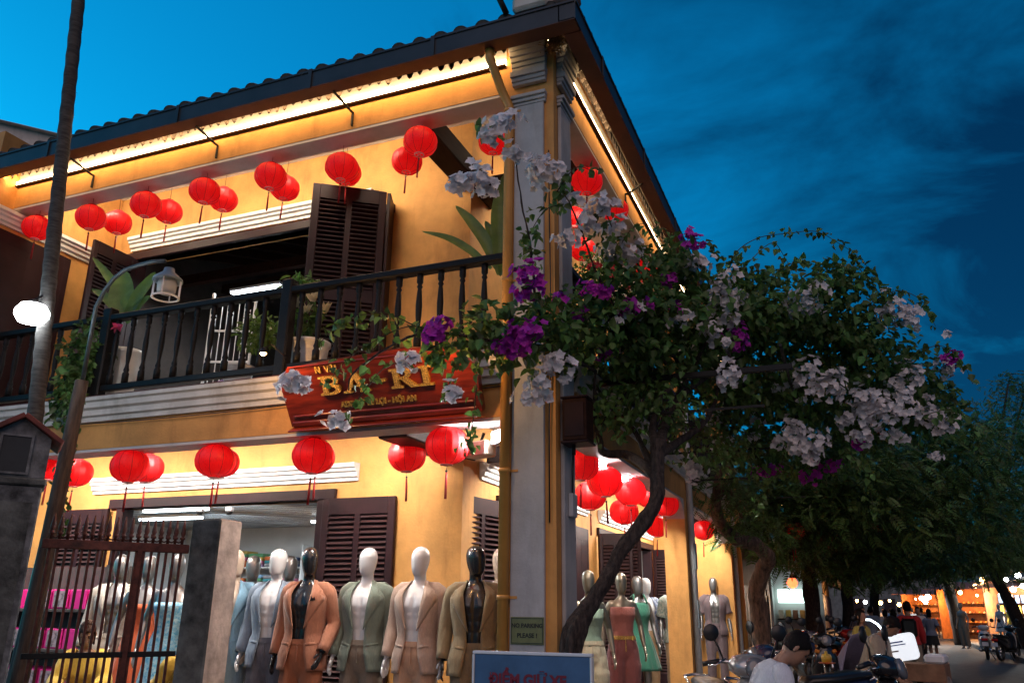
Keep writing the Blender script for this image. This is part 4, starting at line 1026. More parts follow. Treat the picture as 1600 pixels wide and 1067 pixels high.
def dress_mesh(z0, z1, wid, fem=True, pleat=0.0, ease=.012, strap=False):
    b = MB(); n = 48; rings = []
    for i in range(24):
        z = z0+(z1-z0)*i/23; rx, ry, yc = interp(FEM, z)
        if z < 1.0: f = (1.0-z)/(1.0-z0) if z0 < 1 else 0; rx = .145+(wid-.145)*f; ry = .10+(wid*.8-.10)*f; yc = .004
        r_ = []
        for k in range(n):
            a = 2*math.pi*k/n; pl = 1+pleat*math.sin(a*12)*max(0, min(1, (1.05-z)/.2)); s, c = math.sin(a), math.cos(a)
            r_.append(Vector(((rx+ease)*s*pl, yc-(ry+ease)*c*pl, z)))
        rings.append(r_)
    b.loft(rings, cap=False)
    if strap:
        for s in (-1, 1): b.tube([(s*.10, -.075, z1-.01), (s*.075, -.03, z1+.10), (s*.085, .05, z1+.06)], .014, 6, flat=.5)
    return b.mesh('garment', [])
def hair_mesh(fem=False, lean=0, nod=0, turn=0, long=0.0, vol=1.0, dz=None):
    _, Rh = leaner(lean, nod=nod, turn=turn); b = MB(); dz = (-.035 if fem else 0) if dz is None else dz; hs = (.93 if fem else 1.0)
    n, m_ = 28, 14; rnd = random.Random(3); rows = []
    for i in range(m_+1):
        f = i/m_; row = []
        for k in range(n):
            a = 2*math.pi*k/n; back = .5+.5*math.sin(a)   # 0 at the face, 1 at the nape
            low = (1.745+(1.60-long-1.745)*max(0, min(1, (back-.18)/.5)))
            z = 1.812-(1.812-low)*f; zz = max(z, 1.60)
            rx, ry, yc = interp(HEAD, min(1.797, zz)); g = 1.10*vol+.03*noise.noise(Vector((math.cos(a)*5, math.sin(a)*5, z*24)))
            if z < 1.60: rx, ry = .066, .088
            if i == 0: rx, ry = .012, .014
            row.append(Rh @ Vector((rx*g*hs*math.cos(a), (yc+ry*g*math.sin(a))*hs, z+dz+(.008 if i < 4 else 0))))
        rows.append(row)
    b.loft(rows, cap=False); return b.mesh('hair', [])
def objmat(o, m_):
    if not o.data.materials: o.data.materials.append(None)
    o.material_slots[0].link = 'OBJECT'; o.material_slots[0].material = m_; return o
def wear(name, me, m_, t, thick=True, label=None):
    o = link(name, me, t, label=label); objmat(o, m_)
    if thick: solid(o)
    return o
def fabric(name, col, rough=.85, var=.07, scale=60, bump=.55): return mat(name, tuple(min(.75, c_*1.18) for c_ in col), rough, var, scale, bump, 16, sheen=.15, stretch=(1.6, 1.6, .55))

# mannequin finishes
F_WHITE = mat('white_mannequin_gloss', (.66, .65, .65), .22, .03, 4, coat=.4)
F_CREAM = mat('cream_mannequin', (.60, .47, .36), .35, .05, 4)
F_BLACK = mat('black_mannequin_gloss', (.016, .015, .016), .26, .1, 4, coat=.25)
F_SILV = mat('silver_mannequin_gloss', (.27, .26, .25), .36, .08, 4, metal=.8)
F_BRON = mat('bronze_mannequin_gloss', (.27, .23, .17), .36, .08, 4, metal=.8)
BODY_M = body_mesh(muscles=True, hands=True, voxel=.012)
BODY_F = body_mesh(fem=True, hands=True, voxel=.012)
opw = lambda z: .050+.045*max(0, min(1, (z-1.10)/.30))-.03*max(0, (z-1.42)/.1)+.05*max(0, (1.02-z)/.25)**1.3
JACKET = top_mesh(.79, 1.515, open_w=opw, lapel=True, ease=.030, sl_r=(.074, .060, .048), flare=.02, seed=1)
JACKET2 = top_mesh(.79, 1.515, open_w=lambda z: opw(z)*.9+.004, lapel=True, ease=.032, sl_r=(.075, .060, .048), flare=.025, seed=5)
OPENSHIRT = top_mesh(.84, 1.50, open_w=lambda z: .060+.01*(z > 1.3), ease=.030, sleeve=.6, sl_r=(.085, .085, .07), flare=.02, seed=3)
POSE2 = dict(STAND, elR=(.245, .06, 1.16), wrR=(.215, -.10, .93), elL=(-.235, .05, 1.15), wrL=(-.25, -.02, .90))
BODY_M2 = body_mesh(POSE2, muscles=True, hands=True, voxel=.012, turn=R(32), nod=R(4))
JACKET3 = top_mesh(.79, 1.515, open_w=opw, lapel=True, ease=.030, sl_r=(.074, .060, .048), flare=.03, seed=7, pose=POSE2)
TROUS = trousers_mesh(); TROUS_F = trousers_mesh(fem=True, wide=1.25, seed=4); WAIST = waist_mesh(); WAIST_F = waist_mesh(True)
TANK = top_mesh(.98, 1.36, fem=True, ease=.010, sleeve=0, seed=2, wrinkle=.003)
def mannequin(p, rz, body, finish, tops, label, sc=1.03, turn=None, stand=True):
    t = thing('mannequin', label, 'mannequin', p, rz, 'dressed mannequins outside the shop'); t.scale = (sc, sc, sc)
    wear('body', body, finish, t, False)
    for nm, me, m_ in tops: wear(nm, me, m_, t, nm not in ('trousers', 'waistband', 'pocket_square'))
    b = MB(); b.lathe([(.17, -.018), (.17, -.006), (.16, 0), (.02, .002)], 28); b.tube([(.13, .06, 0), (.13, .06, .45)], .009, 6); b.build('stand', M['steel'], t)
    return t
def suit(colj, colt, nm, jacket=JACKET): return [('jacket', jacket, fabric(nm+'_cloth', colj)), ('trousers', TROUS, fabric(nm+'_trouser_cloth', colt)), ('waistband', WAIST, fabric(nm+'_trouser_cloth', colt))]
zf = .24
def row(px, y): return at(px, 857, y=y).x
mannequin((row(372, .62), .62, zf), R(22), BODY_M2, F_CREAM, suit((.18, .34, .46), (.20, .30, .38), 'sky_blue', JACKET3), 'cream mannequin in a sky blue suit beside the gate post')
mannequin((row(437, .62), .62, zf), R(14), BODY_M, F_WHITE, suit((.16, .21, .27), (.10, .105, .13), 'slate_blue', JACKET2), 'white mannequin in a slate blue suit, open over its bare chest')
t = mannequin((row(487, .50), .50, zf), R(10), BODY_M2, F_BLACK, suit((.30, .115, .060), (.27, .085, .035), 'terracotta', JACKET3), 'glossy black mannequin in a terracotta suit with dark pocket square')
b = MB(); b.add([(.095, -.150, 1.345), (.14, -.138, 1.35), (.132, -.142, 1.38), (.115, -.148, 1.365), (.105, -.150, 1.385)], [(0, 1, 2, 3), (0, 3, 4)]); solid(b.build('pocket_square', M['black'], t), .006)
mannequin((row(577, .66), .66, zf), R(8), BODY_M, F_WHITE, suit((.125, .15, .115), (.14, .105, .075), 'sage_green', JACKET2), 'white mannequin in a sage green jacket and brown trousers')
mannequin((row(658, .66), .66, zf), R(4), BODY_M, F_WHITE, suit((.36, .25, .19), (.36, .21, .13), 'rose_beige'), 'white mannequin in a rose beige suit, between sage and olive jackets')
mannequin((row(744, .66), .66, zf), R(22), BODY_M2, F_BLACK, suit((.20, .145, .075), (.15, .11, .065), 'olive_tan', JACKET3), 'glossy black mannequin in an olive tan jacket beside the pillar')
mannequin((row(783, 1.05), 1.05, zf), R(30), BODY_M, F_CREAM, suit((.40, .37, .34), (.34, .32, .30), 'pale_grey'), 'pale mannequin in a light grey jacket half hidden by the pillar')
mannequin((row(399, 1.22), 1.22, zf), R(35), BODY_M, F_SILV, suit((.25, .28, .31), (.12, .12, .13), 'grey_blue'), 'silver mannequin in a grey jacket behind the sky blue suit', 1.02)
mannequin((row(456, 1.30), 1.30, zf), R(30), BODY_M, F_SILV, suit((.04, .04, .045), (.04, .04, .045), 'charcoal'), 'silver mannequin in charcoal, behind the slate blue suit', 1.02)
mannequin((at(193, 866, y=.75).x, .75, zf), R(38), BODY_M, F_SILV, suit((.42, .37, .31), (.40, .36, .31), 'stone_beige'), 'silver mannequin in a stone beige suit behind the iron gate', 1.02)
ORANGE = dress_mesh(.30, 1.30, .26, pleat=.03); GREEN = dress_mesh(.58, 1.42, .27, pleat=.05, strap=True); BLUED = dress_mesh(.40, 1.32, .24, pleat=.02, strap=True)
mannequin((at(237, 866, y=.7).x, .7, zf), R(30), BODY_F, F_SILV, [('dress', ORANGE, fabric('orange_cloth', (.55, .10, .030)))], 'silver mannequin in a long strapless orange dress behind the gate')
MB_BLUE = mat('blue_floral_cloth', (.04, .30, .52), .8, .1, 34, col2=(.45, .62, .66), bump=.1)
mannequin((at(279, 872, y=.55).x, .55, zf), R(30), BODY_F, F_SILV, [('dress', BLUED, MB_BLUE)], 'silver mannequin in a blue patterned dress near the gate post')
# street side row
def rowx(px, x): return at(px, 896, x=x)
p = rowx(919, -.62); mannequin((p.x, p.y, zf), R(32), BODY_F, F_BRON, [('blouse', TANK, fabric('mint_cloth', (.26, .36, .26))), ('trousers', TROUS_F, fabric('cream_trouser_cloth', (.45, .40, .27))), ('waistband', WAIST_F, fabric('cream_trouser_cloth', (.45, .40, .27)))], 'bronze female mannequin in mint top and cream trousers behind the crooked trunk', .985)
p = rowx(970, -.60); mannequin((p.x, p.y, zf), R(30), BODY_F, F_BRON, [('blouse', TANK, fabric('rose_cloth', (.28, .085, .065))), ('trousers', TROUS_F, fabric('maroon_trouser_cloth', (.17, .045, .040))), ('waistband', WAIST_F, M['gold'])], 'bronze female mannequin in terracotta top, gold belt and maroon trousers', 1.0)
p = rowx(995, -.66); mannequin((p.x, p.y, zf), R(40), BODY_F, F_SILV, [('dress', GREEN, fabric('emerald_cloth', (.02, .12, .075)))], 'dark silver female mannequin in a pleated green dress', 1.0)
FLOR = mat('blue_leaf_print_cloth', (.05, .08, .20), .8, .1, 30, col2=(.42, .44, .46)); FLOR2 = mat('pale_floral_print_cloth', (.48, .46, .38), .8, .1, 32, col2=(.10, .22, .20))
p = rowx(1008, -.95); mannequin((p.x, p.y, zf), R(40), BODY_M, F_WHITE, [('shirt', OPENSHIRT, FLOR), ('trousers', TROUS, fabric('tan_trouser_cloth', (.34, .22, .12)))], 'white mannequin in a blue leaf-print shirt behind the green dress', 1.0)
p = rowx(1054, -.50); mannequin((p.x, p.y, zf), R(20), BODY_M, F_SILV, [('shirt', OPENSHIRT, FLOR2), ('trousers', TROUS, fabric('tan_trouser_cloth', (.34, .22, .12)))], 'silver mannequin in a pale floral shirt and tan trousers by the street pillar', 1.02)
p = rowx(1113, -.36); mannequin((p.x, p.y, zf), R(12), BODY_M, F_SILV, [('shirt', OPENSHIRT, fabric('mauve_cloth', (.105, .070, .075))), ('trousers', TROUS, fabric('mauve_cloth', (.105, .070, .075))), ('waistband', WAIST, fabric('mauve_cloth', (.105, .070, .075)))], 'silver mannequin in an open mauve shirt and trousers in the far bay', 1.06)
# ------------------------------------------------------------------ vegetation
import numpy as np
RNG = np.random.default_rng(5)
M['leaf'] = mat('bougainvillea_leaf', (.105, .205, .050), .5, .25, 3, trans=.40, island=.45)
M['leaf2'] = mat('street_tree_leaf', (.090, .160, .038), .55, .25, 2, trans=.32, island=.5)
M['bloomw'] = mat('white_bract', (.86, .83, .85), .7, .06, 8, trans=.30, island=.12)
M['bloomp'] = mat('purple_bract', (.55, .025, .50), .65, .10, 8, trans=.30, island=.25)
M['bark'] = mat('dark_twisted_bark', (.060, .042, .034), .9, .5, 14, 1.0, 38, stretch=(3, 3, .8))
M['bark2'] = mat('brown_bark', (.15, .085, .055), .9, .4, 8, .6, 26, stretch=(3, 3, .7))
M['stem'] = mat('green_brown_stem', (.050, .040, .020), .8, .3, 8)
def leaf_mesh(name, pos, dirn, nrm, size, width, m_, fold=.25, mats=None):
    """folded pointed leaves: pos, dirn, nrm are (n,3); one island per leaf"""
    n = len(pos); d = dirn/np.linalg.norm(dirn, axis=1)[:, None]; s = np.cross(d, nrm); s /= np.linalg.norm(s, axis=1)[:, None]+1e-9; u = np.cross(s, d)
    L = size[:, None]; Wd = (size*width)[:, None]
    v = np.empty((n, 6, 3))
    v[:, 0] = pos; v[:, 3] = pos+d*L-u*L*.12
    v[:, 1] = pos+d*L*.28+s*Wd*.5+u*Wd*fold; v[:, 2] = pos+d*L*.66+s*Wd*.36+u*Wd*fold*.6
    v[:, 4] = pos+d*L*.66-s*Wd*.36+u*Wd*fold*.6; v[:, 5] = pos+d*L*.28-s*Wd*.5+u*Wd*fold
    base = np.arange(n)[:, None]*6
    f = np.concatenate([base+np.array([[0, 1, 2, 3]]), base+np.array([[0, 3, 4, 5]])], axis=1).reshape(-1, 4)
    me = bpy.data.meshes.new(name); me.vertices.add(n*6); me.vertices.foreach_set('co', v.reshape(-1))
    me.loops.add(f.size); me.loops.foreach_set('vertex_index', f.reshape(-1).astype(np.int32))
    me.polygons.add(len(f)); me.polygons.foreach_set('loop_start', np.arange(len(f), dtype=np.int32)*4)
    me.materials.append(m_); me.update(calc_edges=True); return me
def blob_points(blobs, n, shell=2.0):
    vol = np.array([b[3]*b[4]*b[5]*b[6] if len(b) > 6 else b[3]*b[4]*b[5] for b in blobs])**.8; idx = RNG.choice(len(blobs), n, p=vol/vol.sum())
    cen = np.array([tuple(at(b[0], b[1], d=b[2])) for b in blobs]); rad = np.array([[b[3], b[4], b[5]] for b in blobs])
    q = RNG.normal(size=(n, 3)); q /= np.linalg.norm(q, axis=1)[:, None]; r_ = RNG.random(n)**(1/shell)
    # lumpy outline
    lump = 1+.22*np.sin(q[:, 0]*5+idx*1.7)*np.cos(q[:, 1]*4+idx)+.15*np.sin(q[:, 2]*9+idx*2.1)
    return cen[idx]+q*rad[idx]*(r_*lump)[:, None], q
def foliage(name, blobs, n, size, m_, parent, width=.75, droop=.5, shell=2.0, kind=None, origin=None):
    p, q = blob_points(blobs, n, shell)
    if origin is not None: p = p-np.array(origin)
    d = RNG.normal(size=(n, 3))*.7+q*.5; d[:, 2] -= droop
    nr = RNG.normal(size=(n, 3))*.5+np.array([0, -.3, 1.0])+q*.5
    return link(name, leaf_mesh(name, p, d, nr, RNG.uniform(size[0], size[1], n), width, m_), parent, kind=kind)

# ---- bougainvillea: crooked trunk, limbs, crown, bract clusters
tp = [(.16, -.12, .12), (.13, -.14, .70), tuple(at(893, 1012, y=-.12)), tuple(at(912, 962, y=-.08)), tuple(at(934, 925, y=-.02)), tuple(at(957, 885, y=.06)), tuple(at(972, 858, y=.12)), tuple(at(1003, 818, y=.22)), tuple(at(1023, 785, y=.30)), tuple(at(1027, 745, y=.38)), tuple(at(1027, 712, y=.46)), tuple(at(1030, 690, y=.5))]
BG = thing('bougainvillea_tree', 'crooked dark bougainvillea with white and purple flowers spilling over the corner', 'tree', (.16, -.12, .12))
OB = Vector((.16, -.12, .12))
def smooth_path(pts, k=5):
    pts = [Vector(p) for p in pts]; out = []
    for i in range(len(pts)-1):
        p0, p1, p2, p3 = pts[max(0, i-1)], pts[i], pts[i+1], pts[min(len(pts)-1, i+2)]
        for j in range(k):
            t = j/k; out.append(.5*((2*p1)+(p2-p0)*t+(2*p0-5*p1+4*p2-p3)*t*t+(3*p1-p0-3*p2+p3)*t**3))
    out.append(pts[-1]); return out
def gnarl(b, o0, amp, sc=9.0):
    for i in range(o0, len(b.v)):
        p = Vector(b.v[i]); d = Vector((noise.noise(p*sc), noise.noise(p*sc+Vector((7, 3, 1))), .5*noise.noise(p*sc*1.4))); d2 = Vector((noise.noise(p*sc*3), noise.noise(p*sc*3+Vector((2, 9, 4))), 0)); b.v[i] = tuple(p+d*amp+d2*amp*.5)
b = MB(); sp_ = smooth_path([Vector(p)-OB for p in tp], 6); n_ = len(sp_)
rad = [.052-.004*i/n_+(.030*math.exp(-((i-13)/5)**2))+.02*math.exp(-(i/4)**2)+.012*math.exp(-((i-n_)/5)**2) for i in range(n_)]
b.tube(sp_, rad, 24)
for i in range(n_):                      # twisted ridges of old bark
    c_ = Vector(sp_[i])
    for k in range(24):
        v_ = Vector(b.v[i*24+k])-c_; a = k/24*2*math.pi; b.v[i*24+k] = tuple(c_+v_*(1+.13*math.sin(5*a+i*.30)+.07*math.sin(9*a-i*.45)+.10*noise.noise(Vector((i*.35, math.cos(a)*2, math.sin(a)*2)))))
gnarl(b, 0, .014, 8); b.build('trunk', M['bark'], BG)
fork = tp[-2]
def limb(pts, r0, r1, m_=None, parent=BG, origin=OB, name='limb'):
    b = MB(); s_ = smooth_path([Vector(p)-Vector(origin) for p in pts], 5); n2 = len(s_)
    b.tube(s_, [r0+(r1-r0)*i/(n2-1) for i in range(n2)], 8); gnarl(b, 0, .012, 7); return b.build(name, m_ or M['bark'], parent)
A = lambda px, py, d: tuple(at(px, py, d=d))
limb([tp[-3], A(985, 712, 6.9), A(945, 708, 6.9), A(938, 690, 6.9), A(930, 640, 6.8), A(930, 580, 6.7)], .045, .012)
limb([tp[-2], A(1040, 660, 7.1), A(1060, 620, 7.2), A(1078, 585, 7.3), A(1110, 520, 7.4)], .055, .012)
limb([tp[-2], A(1060, 690, 7.2), A(1095, 665, 7.4), A(1115, 635, 7.6), A(1125, 590, 7.8)], .045, .012)
limb([tp[-2], A(1020, 660, 7.0), A(1035, 620, 7.0), A(1050, 590, 7.1), A(1000, 500, 7.0)], .04, .01)
limb([tp[-3], A(1000, 690, 7.2), A(985, 665, 7.3), A(965, 650, 7.4), A(900, 560, 7.0)], .035, .01)
limb([A(1060, 620, 7.2), A(1150, 560, 7.9), A(1260, 520, 8.2), A(1380, 560, 8.5)], .03, .008)
limb([A(930, 580, 6.7), A(860, 545, 6.2), A(780, 535, 5.9), A(660, 520, 5.7), A(560, 575, 5.55), A(545, 610, 5.5)], .018, .005)
limb([A(860, 545, 6.2), A(838, 470, 6.0), A(828, 380, 5.95), A(812, 300, 5.9), A(800, 215, 5.9)], .014, .004)
limb([A(980, 520, 6.9), A(930, 420, 6.6), A(905, 350, 6.4), A(880, 300, 6.2)], .014, .004)
limb([A(1010, 500, 7.0), A(1005, 430, 6.9), A(970, 380, 6.7), A(945, 330, 6.5)], .012, .004)
BB = [(720, 528, 5.75, .42, .22, .13), (760, 500, 5.9, .25, .2, .16), (690, 555, 5.7, .22, .12, .10), (850, 490, 6.2, .22, .25, .18), (780, 545, 5.95, .32, .28, .22), (835, 520, 6.1, .30, .3, .24), (880, 535, 6.5, .38, .4, .27), (940, 490, 6.8, .45, .5, .27), (1010, 505, 7.1, .55, .8, .34), (1000, 585, 7.4, .62, .9, .20),
      (1100, 505, 7.6, .55, .9, .42), (1190, 500, 8.0, .55, .9, .45), (1270, 500, 8.2, .55, .9, .46), (1340, 540, 8.4, .50, .9, .50), (1410, 600, 8.8, .42, .8, .42), (1450, 640, 9.0, .38, .8, .36),
      (1240, 610, 8.6, .75, .9, .42), (1340, 650, 9.0, .6, .9, .40), (1150, 610, 8.2, .6, .8, .34), (1060, 430, 7.4, .30, .5, .22), (1180, 700, 9.2, .5, .6, .30), (1270, 720, 9.4, .45, .6, .30), (1160, 435, 7.8, .25, .4, .16), (1310, 440, 8.1, .35, .5, .2)]
foliage('crown', BB, 14000, (.055, .105), M['leaf'], BG, droop=.55, shell=1.9, origin=OB)
SPARSE = [(828, 400, 5.95, .10, .12, .45), (872, 300, 6.2, .12, .2, .16), (945, 365, 6.6, .16, .3, .14), (980, 430, 6.8, .35, .4, .26), (760, 205, 5.9, .12, .1, .1), (1010, 640, 7.0, .5, .5, .25), (1090, 690, 8.2, .45, .4, .3), (950, 640, 6.8, .25, .3, .3), (1040, 400, 7.2, .3, .4, .2), (600, 500, 5.7, .2, .1, .08), (575, 590, 5.5, .12, .06, .16), (1140, 690, 8.5, .3, .4, .35), (720, 690, 5.7, .05, .05, .15)]
foliage('loose_leaves', SPARSE, 1350, (.05, .09), M['leaf'], BG, droop=.7, shell=2.4, origin=OB)
# arching sprigs and trailing shoots with single leaves
def sprig(pts, n, r_=.005, size=(.045, .08), parent=BG, origin=OB, m_=None, side=.02):
    path = smooth_path([Vector(p)-Vector(origin) for p in pts], 8); b = MB(); b.tube(path, [r_*(1-.6*i/len(path)) for i in range(len(path))], 5); b.build('shoot', M['stem'], parent)
    k = RNG.integers(0, len(path)-1, n); f = RNG.random(n)[:, None]; P = np.array([tuple(p) for p in path]); pos = P[k]*(1-f)+P[k+1]*f+RNG.normal(size=(n, 3))*side
    d = RNG.normal(size=(n, 3))*.6; d[:, 2] -= .7; nr = RNG.normal(size=(n, 3))*.6+np.array([0, -.6, .6])
    link('shoot_leaves', leaf_mesh('shoot_leaves', pos, d, nr, RNG.uniform(size[0], size[1], n), .8, m_ or M['leaf']), parent)
sprig([A(1128, 440, 7.6), A(1150, 395, 7.7), A(1185, 372, 7.8), A(1230, 365, 7.9), A(1275, 362, 8), A(1310, 380, 8), A(1345, 405, 8.1), A(1378, 450, 8.1)], 70)
sprig([A(1130, 455, 7.6), A(1165, 415, 7.7), A(1205, 380, 7.8), A(1225, 400, 7.9), A(1240, 430, 7.9)], 34)
sprig([A(1140, 450, 7.6), A(1180, 425, 7.7), A(1230, 420, 7.8)], 16)
sprig([A(1330, 395, 8.05), A(1350, 430, 8.1), A(1375, 460, 8.1), A(1390, 500, 8.1)], 60)
sprig([A(1300, 520, 8.2), A(1290, 480, 8.2), A(1310, 430, 8.2), A(1340, 415, 8.2)], 50)
sprig([A(690, 520, 5.7), A(640, 510, 5.6), A(590, 530, 5.55), A(545, 560, 5.5), A(510, 600, 5.5)], 38)
sprig([A(690, 535, 5.65), A(640, 560, 5.55), A(600, 575, 5.5), A(570, 610, 5.45), A(545, 640, 5.4), A(525, 655, 5.4)], 26)
sprig([A(660, 515, 5.7), A(600, 490, 5.7), A(540, 500, 5.7), A(500, 535, 5.65)], 40)
sprig([A(745, 600, 5.8), A(740, 650, 5.75), A(735, 690, 5.7), A(742, 700, 5.7)], 26)
sprig([A(720, 560, 5.7), A(705, 590, 5.65), A(700, 620, 5.6)], 20)
sprig([A(960, 400, 6.6), A(985, 360, 6.6), A(1010, 350, 6.7), A(1045, 370, 6.9)], 20)
sprig([A(870, 300, 6.1), A(900, 262, 6.2), A(930, 270, 6.3)], 22)
sprig([A(880, 320, 6.2), A(850, 330, 6.0), A(820, 380, 5.95)], 26)
for a_, c_, e_, g_ in (((1180, 470), (1215, 425), (1255, 408), (1290, 425)), ((1350, 480), (1400, 455), (1440, 470), (1462, 510)), ((1420, 560), (1465, 540), (1500, 560), (1520, 600)), ((1030, 430), (1060, 385), (1100, 380), (1128, 405)), ((1440, 650), (1490, 640), (1520, 670), (1530, 710)), ((1230, 690), (1215, 740), (1190, 770), (1180, 800)), ((1320, 700), (1350, 735), (1360, 770), (1365, 800)), ((1000, 600), (985, 640), (960, 665), (950, 690))):
    sprig([A(*a_, 8.0), A(*c_, 8.0), A(*e_, 8.05), A(*g_, 8.1)], 46, size=(.05, .09))
def cluster(px, py, d, rpx, m_, name, parent=BG, origin=OB):
    c = at(px, py, d=d)-Vector(origin); rm = rpx/F_PX*d; nf = int(max(6, min(46, 1150*rm**1.7)))
    q = RNG.normal(size=(nf, 3)); q /= np.linalg.norm(q, axis=1)[:, None]; pos = np.array(tuple(c))+q*rm*np.array([1.15, .8, .85])*(RNG.random(nf)**.55)[:, None]*(1+.35*np.sin(q[:, :1]*4+px))
    P, D, N, S = [], [], [], []
    for i in range(nf):
        ax = q[i]*.8+np.array([0, -.5, .1])+RNG.normal(size=3)*.3; ax /= np.linalg.norm(ax); e1 = np.cross(ax, [0, 0, 1.]); e1 /= np.linalg.norm(e1)+1e-9; e2 = np.cross(ax, e1); a0 = RNG.random()*6
        for k in range(5):
            a = a0+k*2*math.pi/5; dd = (e1*math.cos(a)+e2*math.sin(a))*.9+ax*.45; P.append(pos[i]); D.append(dd); N.append(ax-dd*.3); S.append(RNG.uniform(.034, .052))
    o = link(name, leaf_mesh(name, np.array(P), np.array(D), np.array(N), np.array(S), .95, m_, fold=.12), parent, kind='stuff'); return o
WH = [(790, 192, 5.85, 26), (770, 212, 5.85, 20), (800, 240, 5.88, 18), (735, 283, 5.8, 33), (758, 292, 5.8, 22), (712, 290, 5.8, 16), (858, 268, 6.1, 30), (838, 262, 6.05, 20), (900, 312, 6.3, 14), (942, 322, 6.4, 22), (918, 348, 6.4, 22), (885, 372, 6.3, 20), (962, 358, 6.6, 22), (980, 395, 6.7, 27), (955, 385, 6.6, 18), (1090, 412, 7.2, 24), (1130, 438, 7.3, 22), (1118, 468, 7.35, 28), (1143, 470, 7.4, 20), (1108, 517, 7.1, 22), (1130, 498, 7.2, 18), (1262, 466, 7.6, 28), (1250, 484, 7.6, 18), (1397, 482, 8.0, 30), (1420, 498, 8.0, 24), (1372, 490, 8.0, 14), (1140, 581, 6.9, 26), (866, 570, 5.9, 30), (842, 596, 5.85, 20), (822, 622, 5.85, 15), (850, 622, 5.9, 16), (450, 598, 5.25, 24), (474, 603, 5.25, 13), (520, 655, 5.35, 19), (636, 560, 5.45, 20), (705, 615, 5.6, 20), (1250, 585, 7.8, 36), (1280, 606, 7.8, 30), (1300, 588, 7.8, 18), (1345, 622, 7.9, 30), (1375, 630, 8, 40), (1355, 650, 8, 32), (1400, 640, 8, 28), (1322, 655, 8, 18), (1345, 680, 8, 16), (1422, 588, 8.1, 30), (1405, 605, 8.1, 20), (1480, 575, 8.3, 20), (1455, 648, 8.3, 22), (1475, 665, 8.3, 18), (1405, 682, 8.2, 14), (1240, 672, 8, 22), (1262, 688, 8, 26), (1270, 708, 8, 20), (1245, 700, 8, 20), (1083, 735, 8.3, 20), (1112, 660, 8.6, 16), (1130, 690, 8.6, 14), (1185, 655, 8.4, 10), (985, 490, 6.6, 16), (960, 505, 6.6, 12), (1060, 500, 6.9, 16)]
PU = [(822, 428, 5.85, 24), (828, 455, 5.85, 20), (812, 520, 5.7, 30), (795, 545, 5.7, 24), (828, 515, 5.75, 20), (680, 520, 5.6, 24), (692, 508, 5.6, 14), (872, 466, 6.3, 14), (920, 455, 6.45, 18), (945, 452, 6.5, 15), (980, 482, 6.6, 18), (1005, 476, 6.7, 14), (1056, 482, 6.95, 14), (1045, 432, 7, 14), (1150, 524, 7.2, 20), (1152, 540, 7.2, 14), (1075, 368, 7.2, 12), (1085, 380, 7.2, 12), (1490, 556, 8.3, 15), (1478, 560, 8.3, 12), (1340, 694, 8.3, 10), (1270, 740, 9, 14), (1300, 728, 9, 14), (1258, 745, 9, 12), (905, 492, 6.5, 12), (1192, 734, 9, 13), (1205, 736, 9, 12), (940, 555, 6.9, 10)]
for w_ in WH: cluster(*w_, M['bloomw'], 'white_flower_cluster')
for k, (px, py, d, r_) in enumerate(WH):                # looser blooms straying from the heads
    if px > 1000 and k % 2 == 0: cluster(px+RNG.uniform(-60, 60), py+RNG.uniform(-45, 45), d+.1, RNG.uniform(6, 11), M['bloomw'], 'white_flower_cluster')
for w_ in PU: cluster(*w_, M['bloomp'], 'purple_flower_cluster')
# ---- steel pergola over the pavement
PG = thing('steel_pergola', 'dark steel pergola with scroll brackets carrying the bougainvillea over the pavement', 'pergola', (0, 1.0, 3.4))
OP = Vector((0, 1.0, 3.4))
for y, z in ((1.0, 3.50), (3.3, 3.56), (5.72, 3.60), (8.0, 3.60)):
    b = MB(); b.box(.06, 1.75, y-.025-OP.y, y+.025-OP.y, z-OP.z, z+.05-OP.z, .004); b.build('cross_bar', M['metal'], PG)
    b = MB(); b.box(.06, 1.5, y-.012-OP.y, y+.012-OP.y, z-.30-OP.z, z-.28-OP.z); b.build('lower_bar', M['metal'], PG)
    b = MB(); b.box(.03, .06, y-.02-OP.y, y+.02-OP.y, z-.42-OP.z, z+.06-OP.z, .003); b.build('wall_plate', M['metal'], PG)
    b = MB(); pts = [Vector((.06+.30*t, 0, -.38+.34*t)) for t in [k/6 for k in range(7)]]
    for k in range(14): a = -math.pi*.5-k*.42; rr = .085*(1-k/17); pts.insert(0, Vector((.12+rr*math.cos(a), 0, -.33+rr*math.sin(a))))
    b.tube([(p.x, y-OP.y, z-OP.z+p.z) for p in pts], .009, 6); b.build('scroll_bracket', M['metal'], PG)
for x in (.35, .8, 1.25, 1.68):
    b = MB(); b.box(x-.012, x+.012, -.2, 7.2, 3.652-OP.z, 3.672-OP.z); b.build('long_bar', M['metal'], PG)

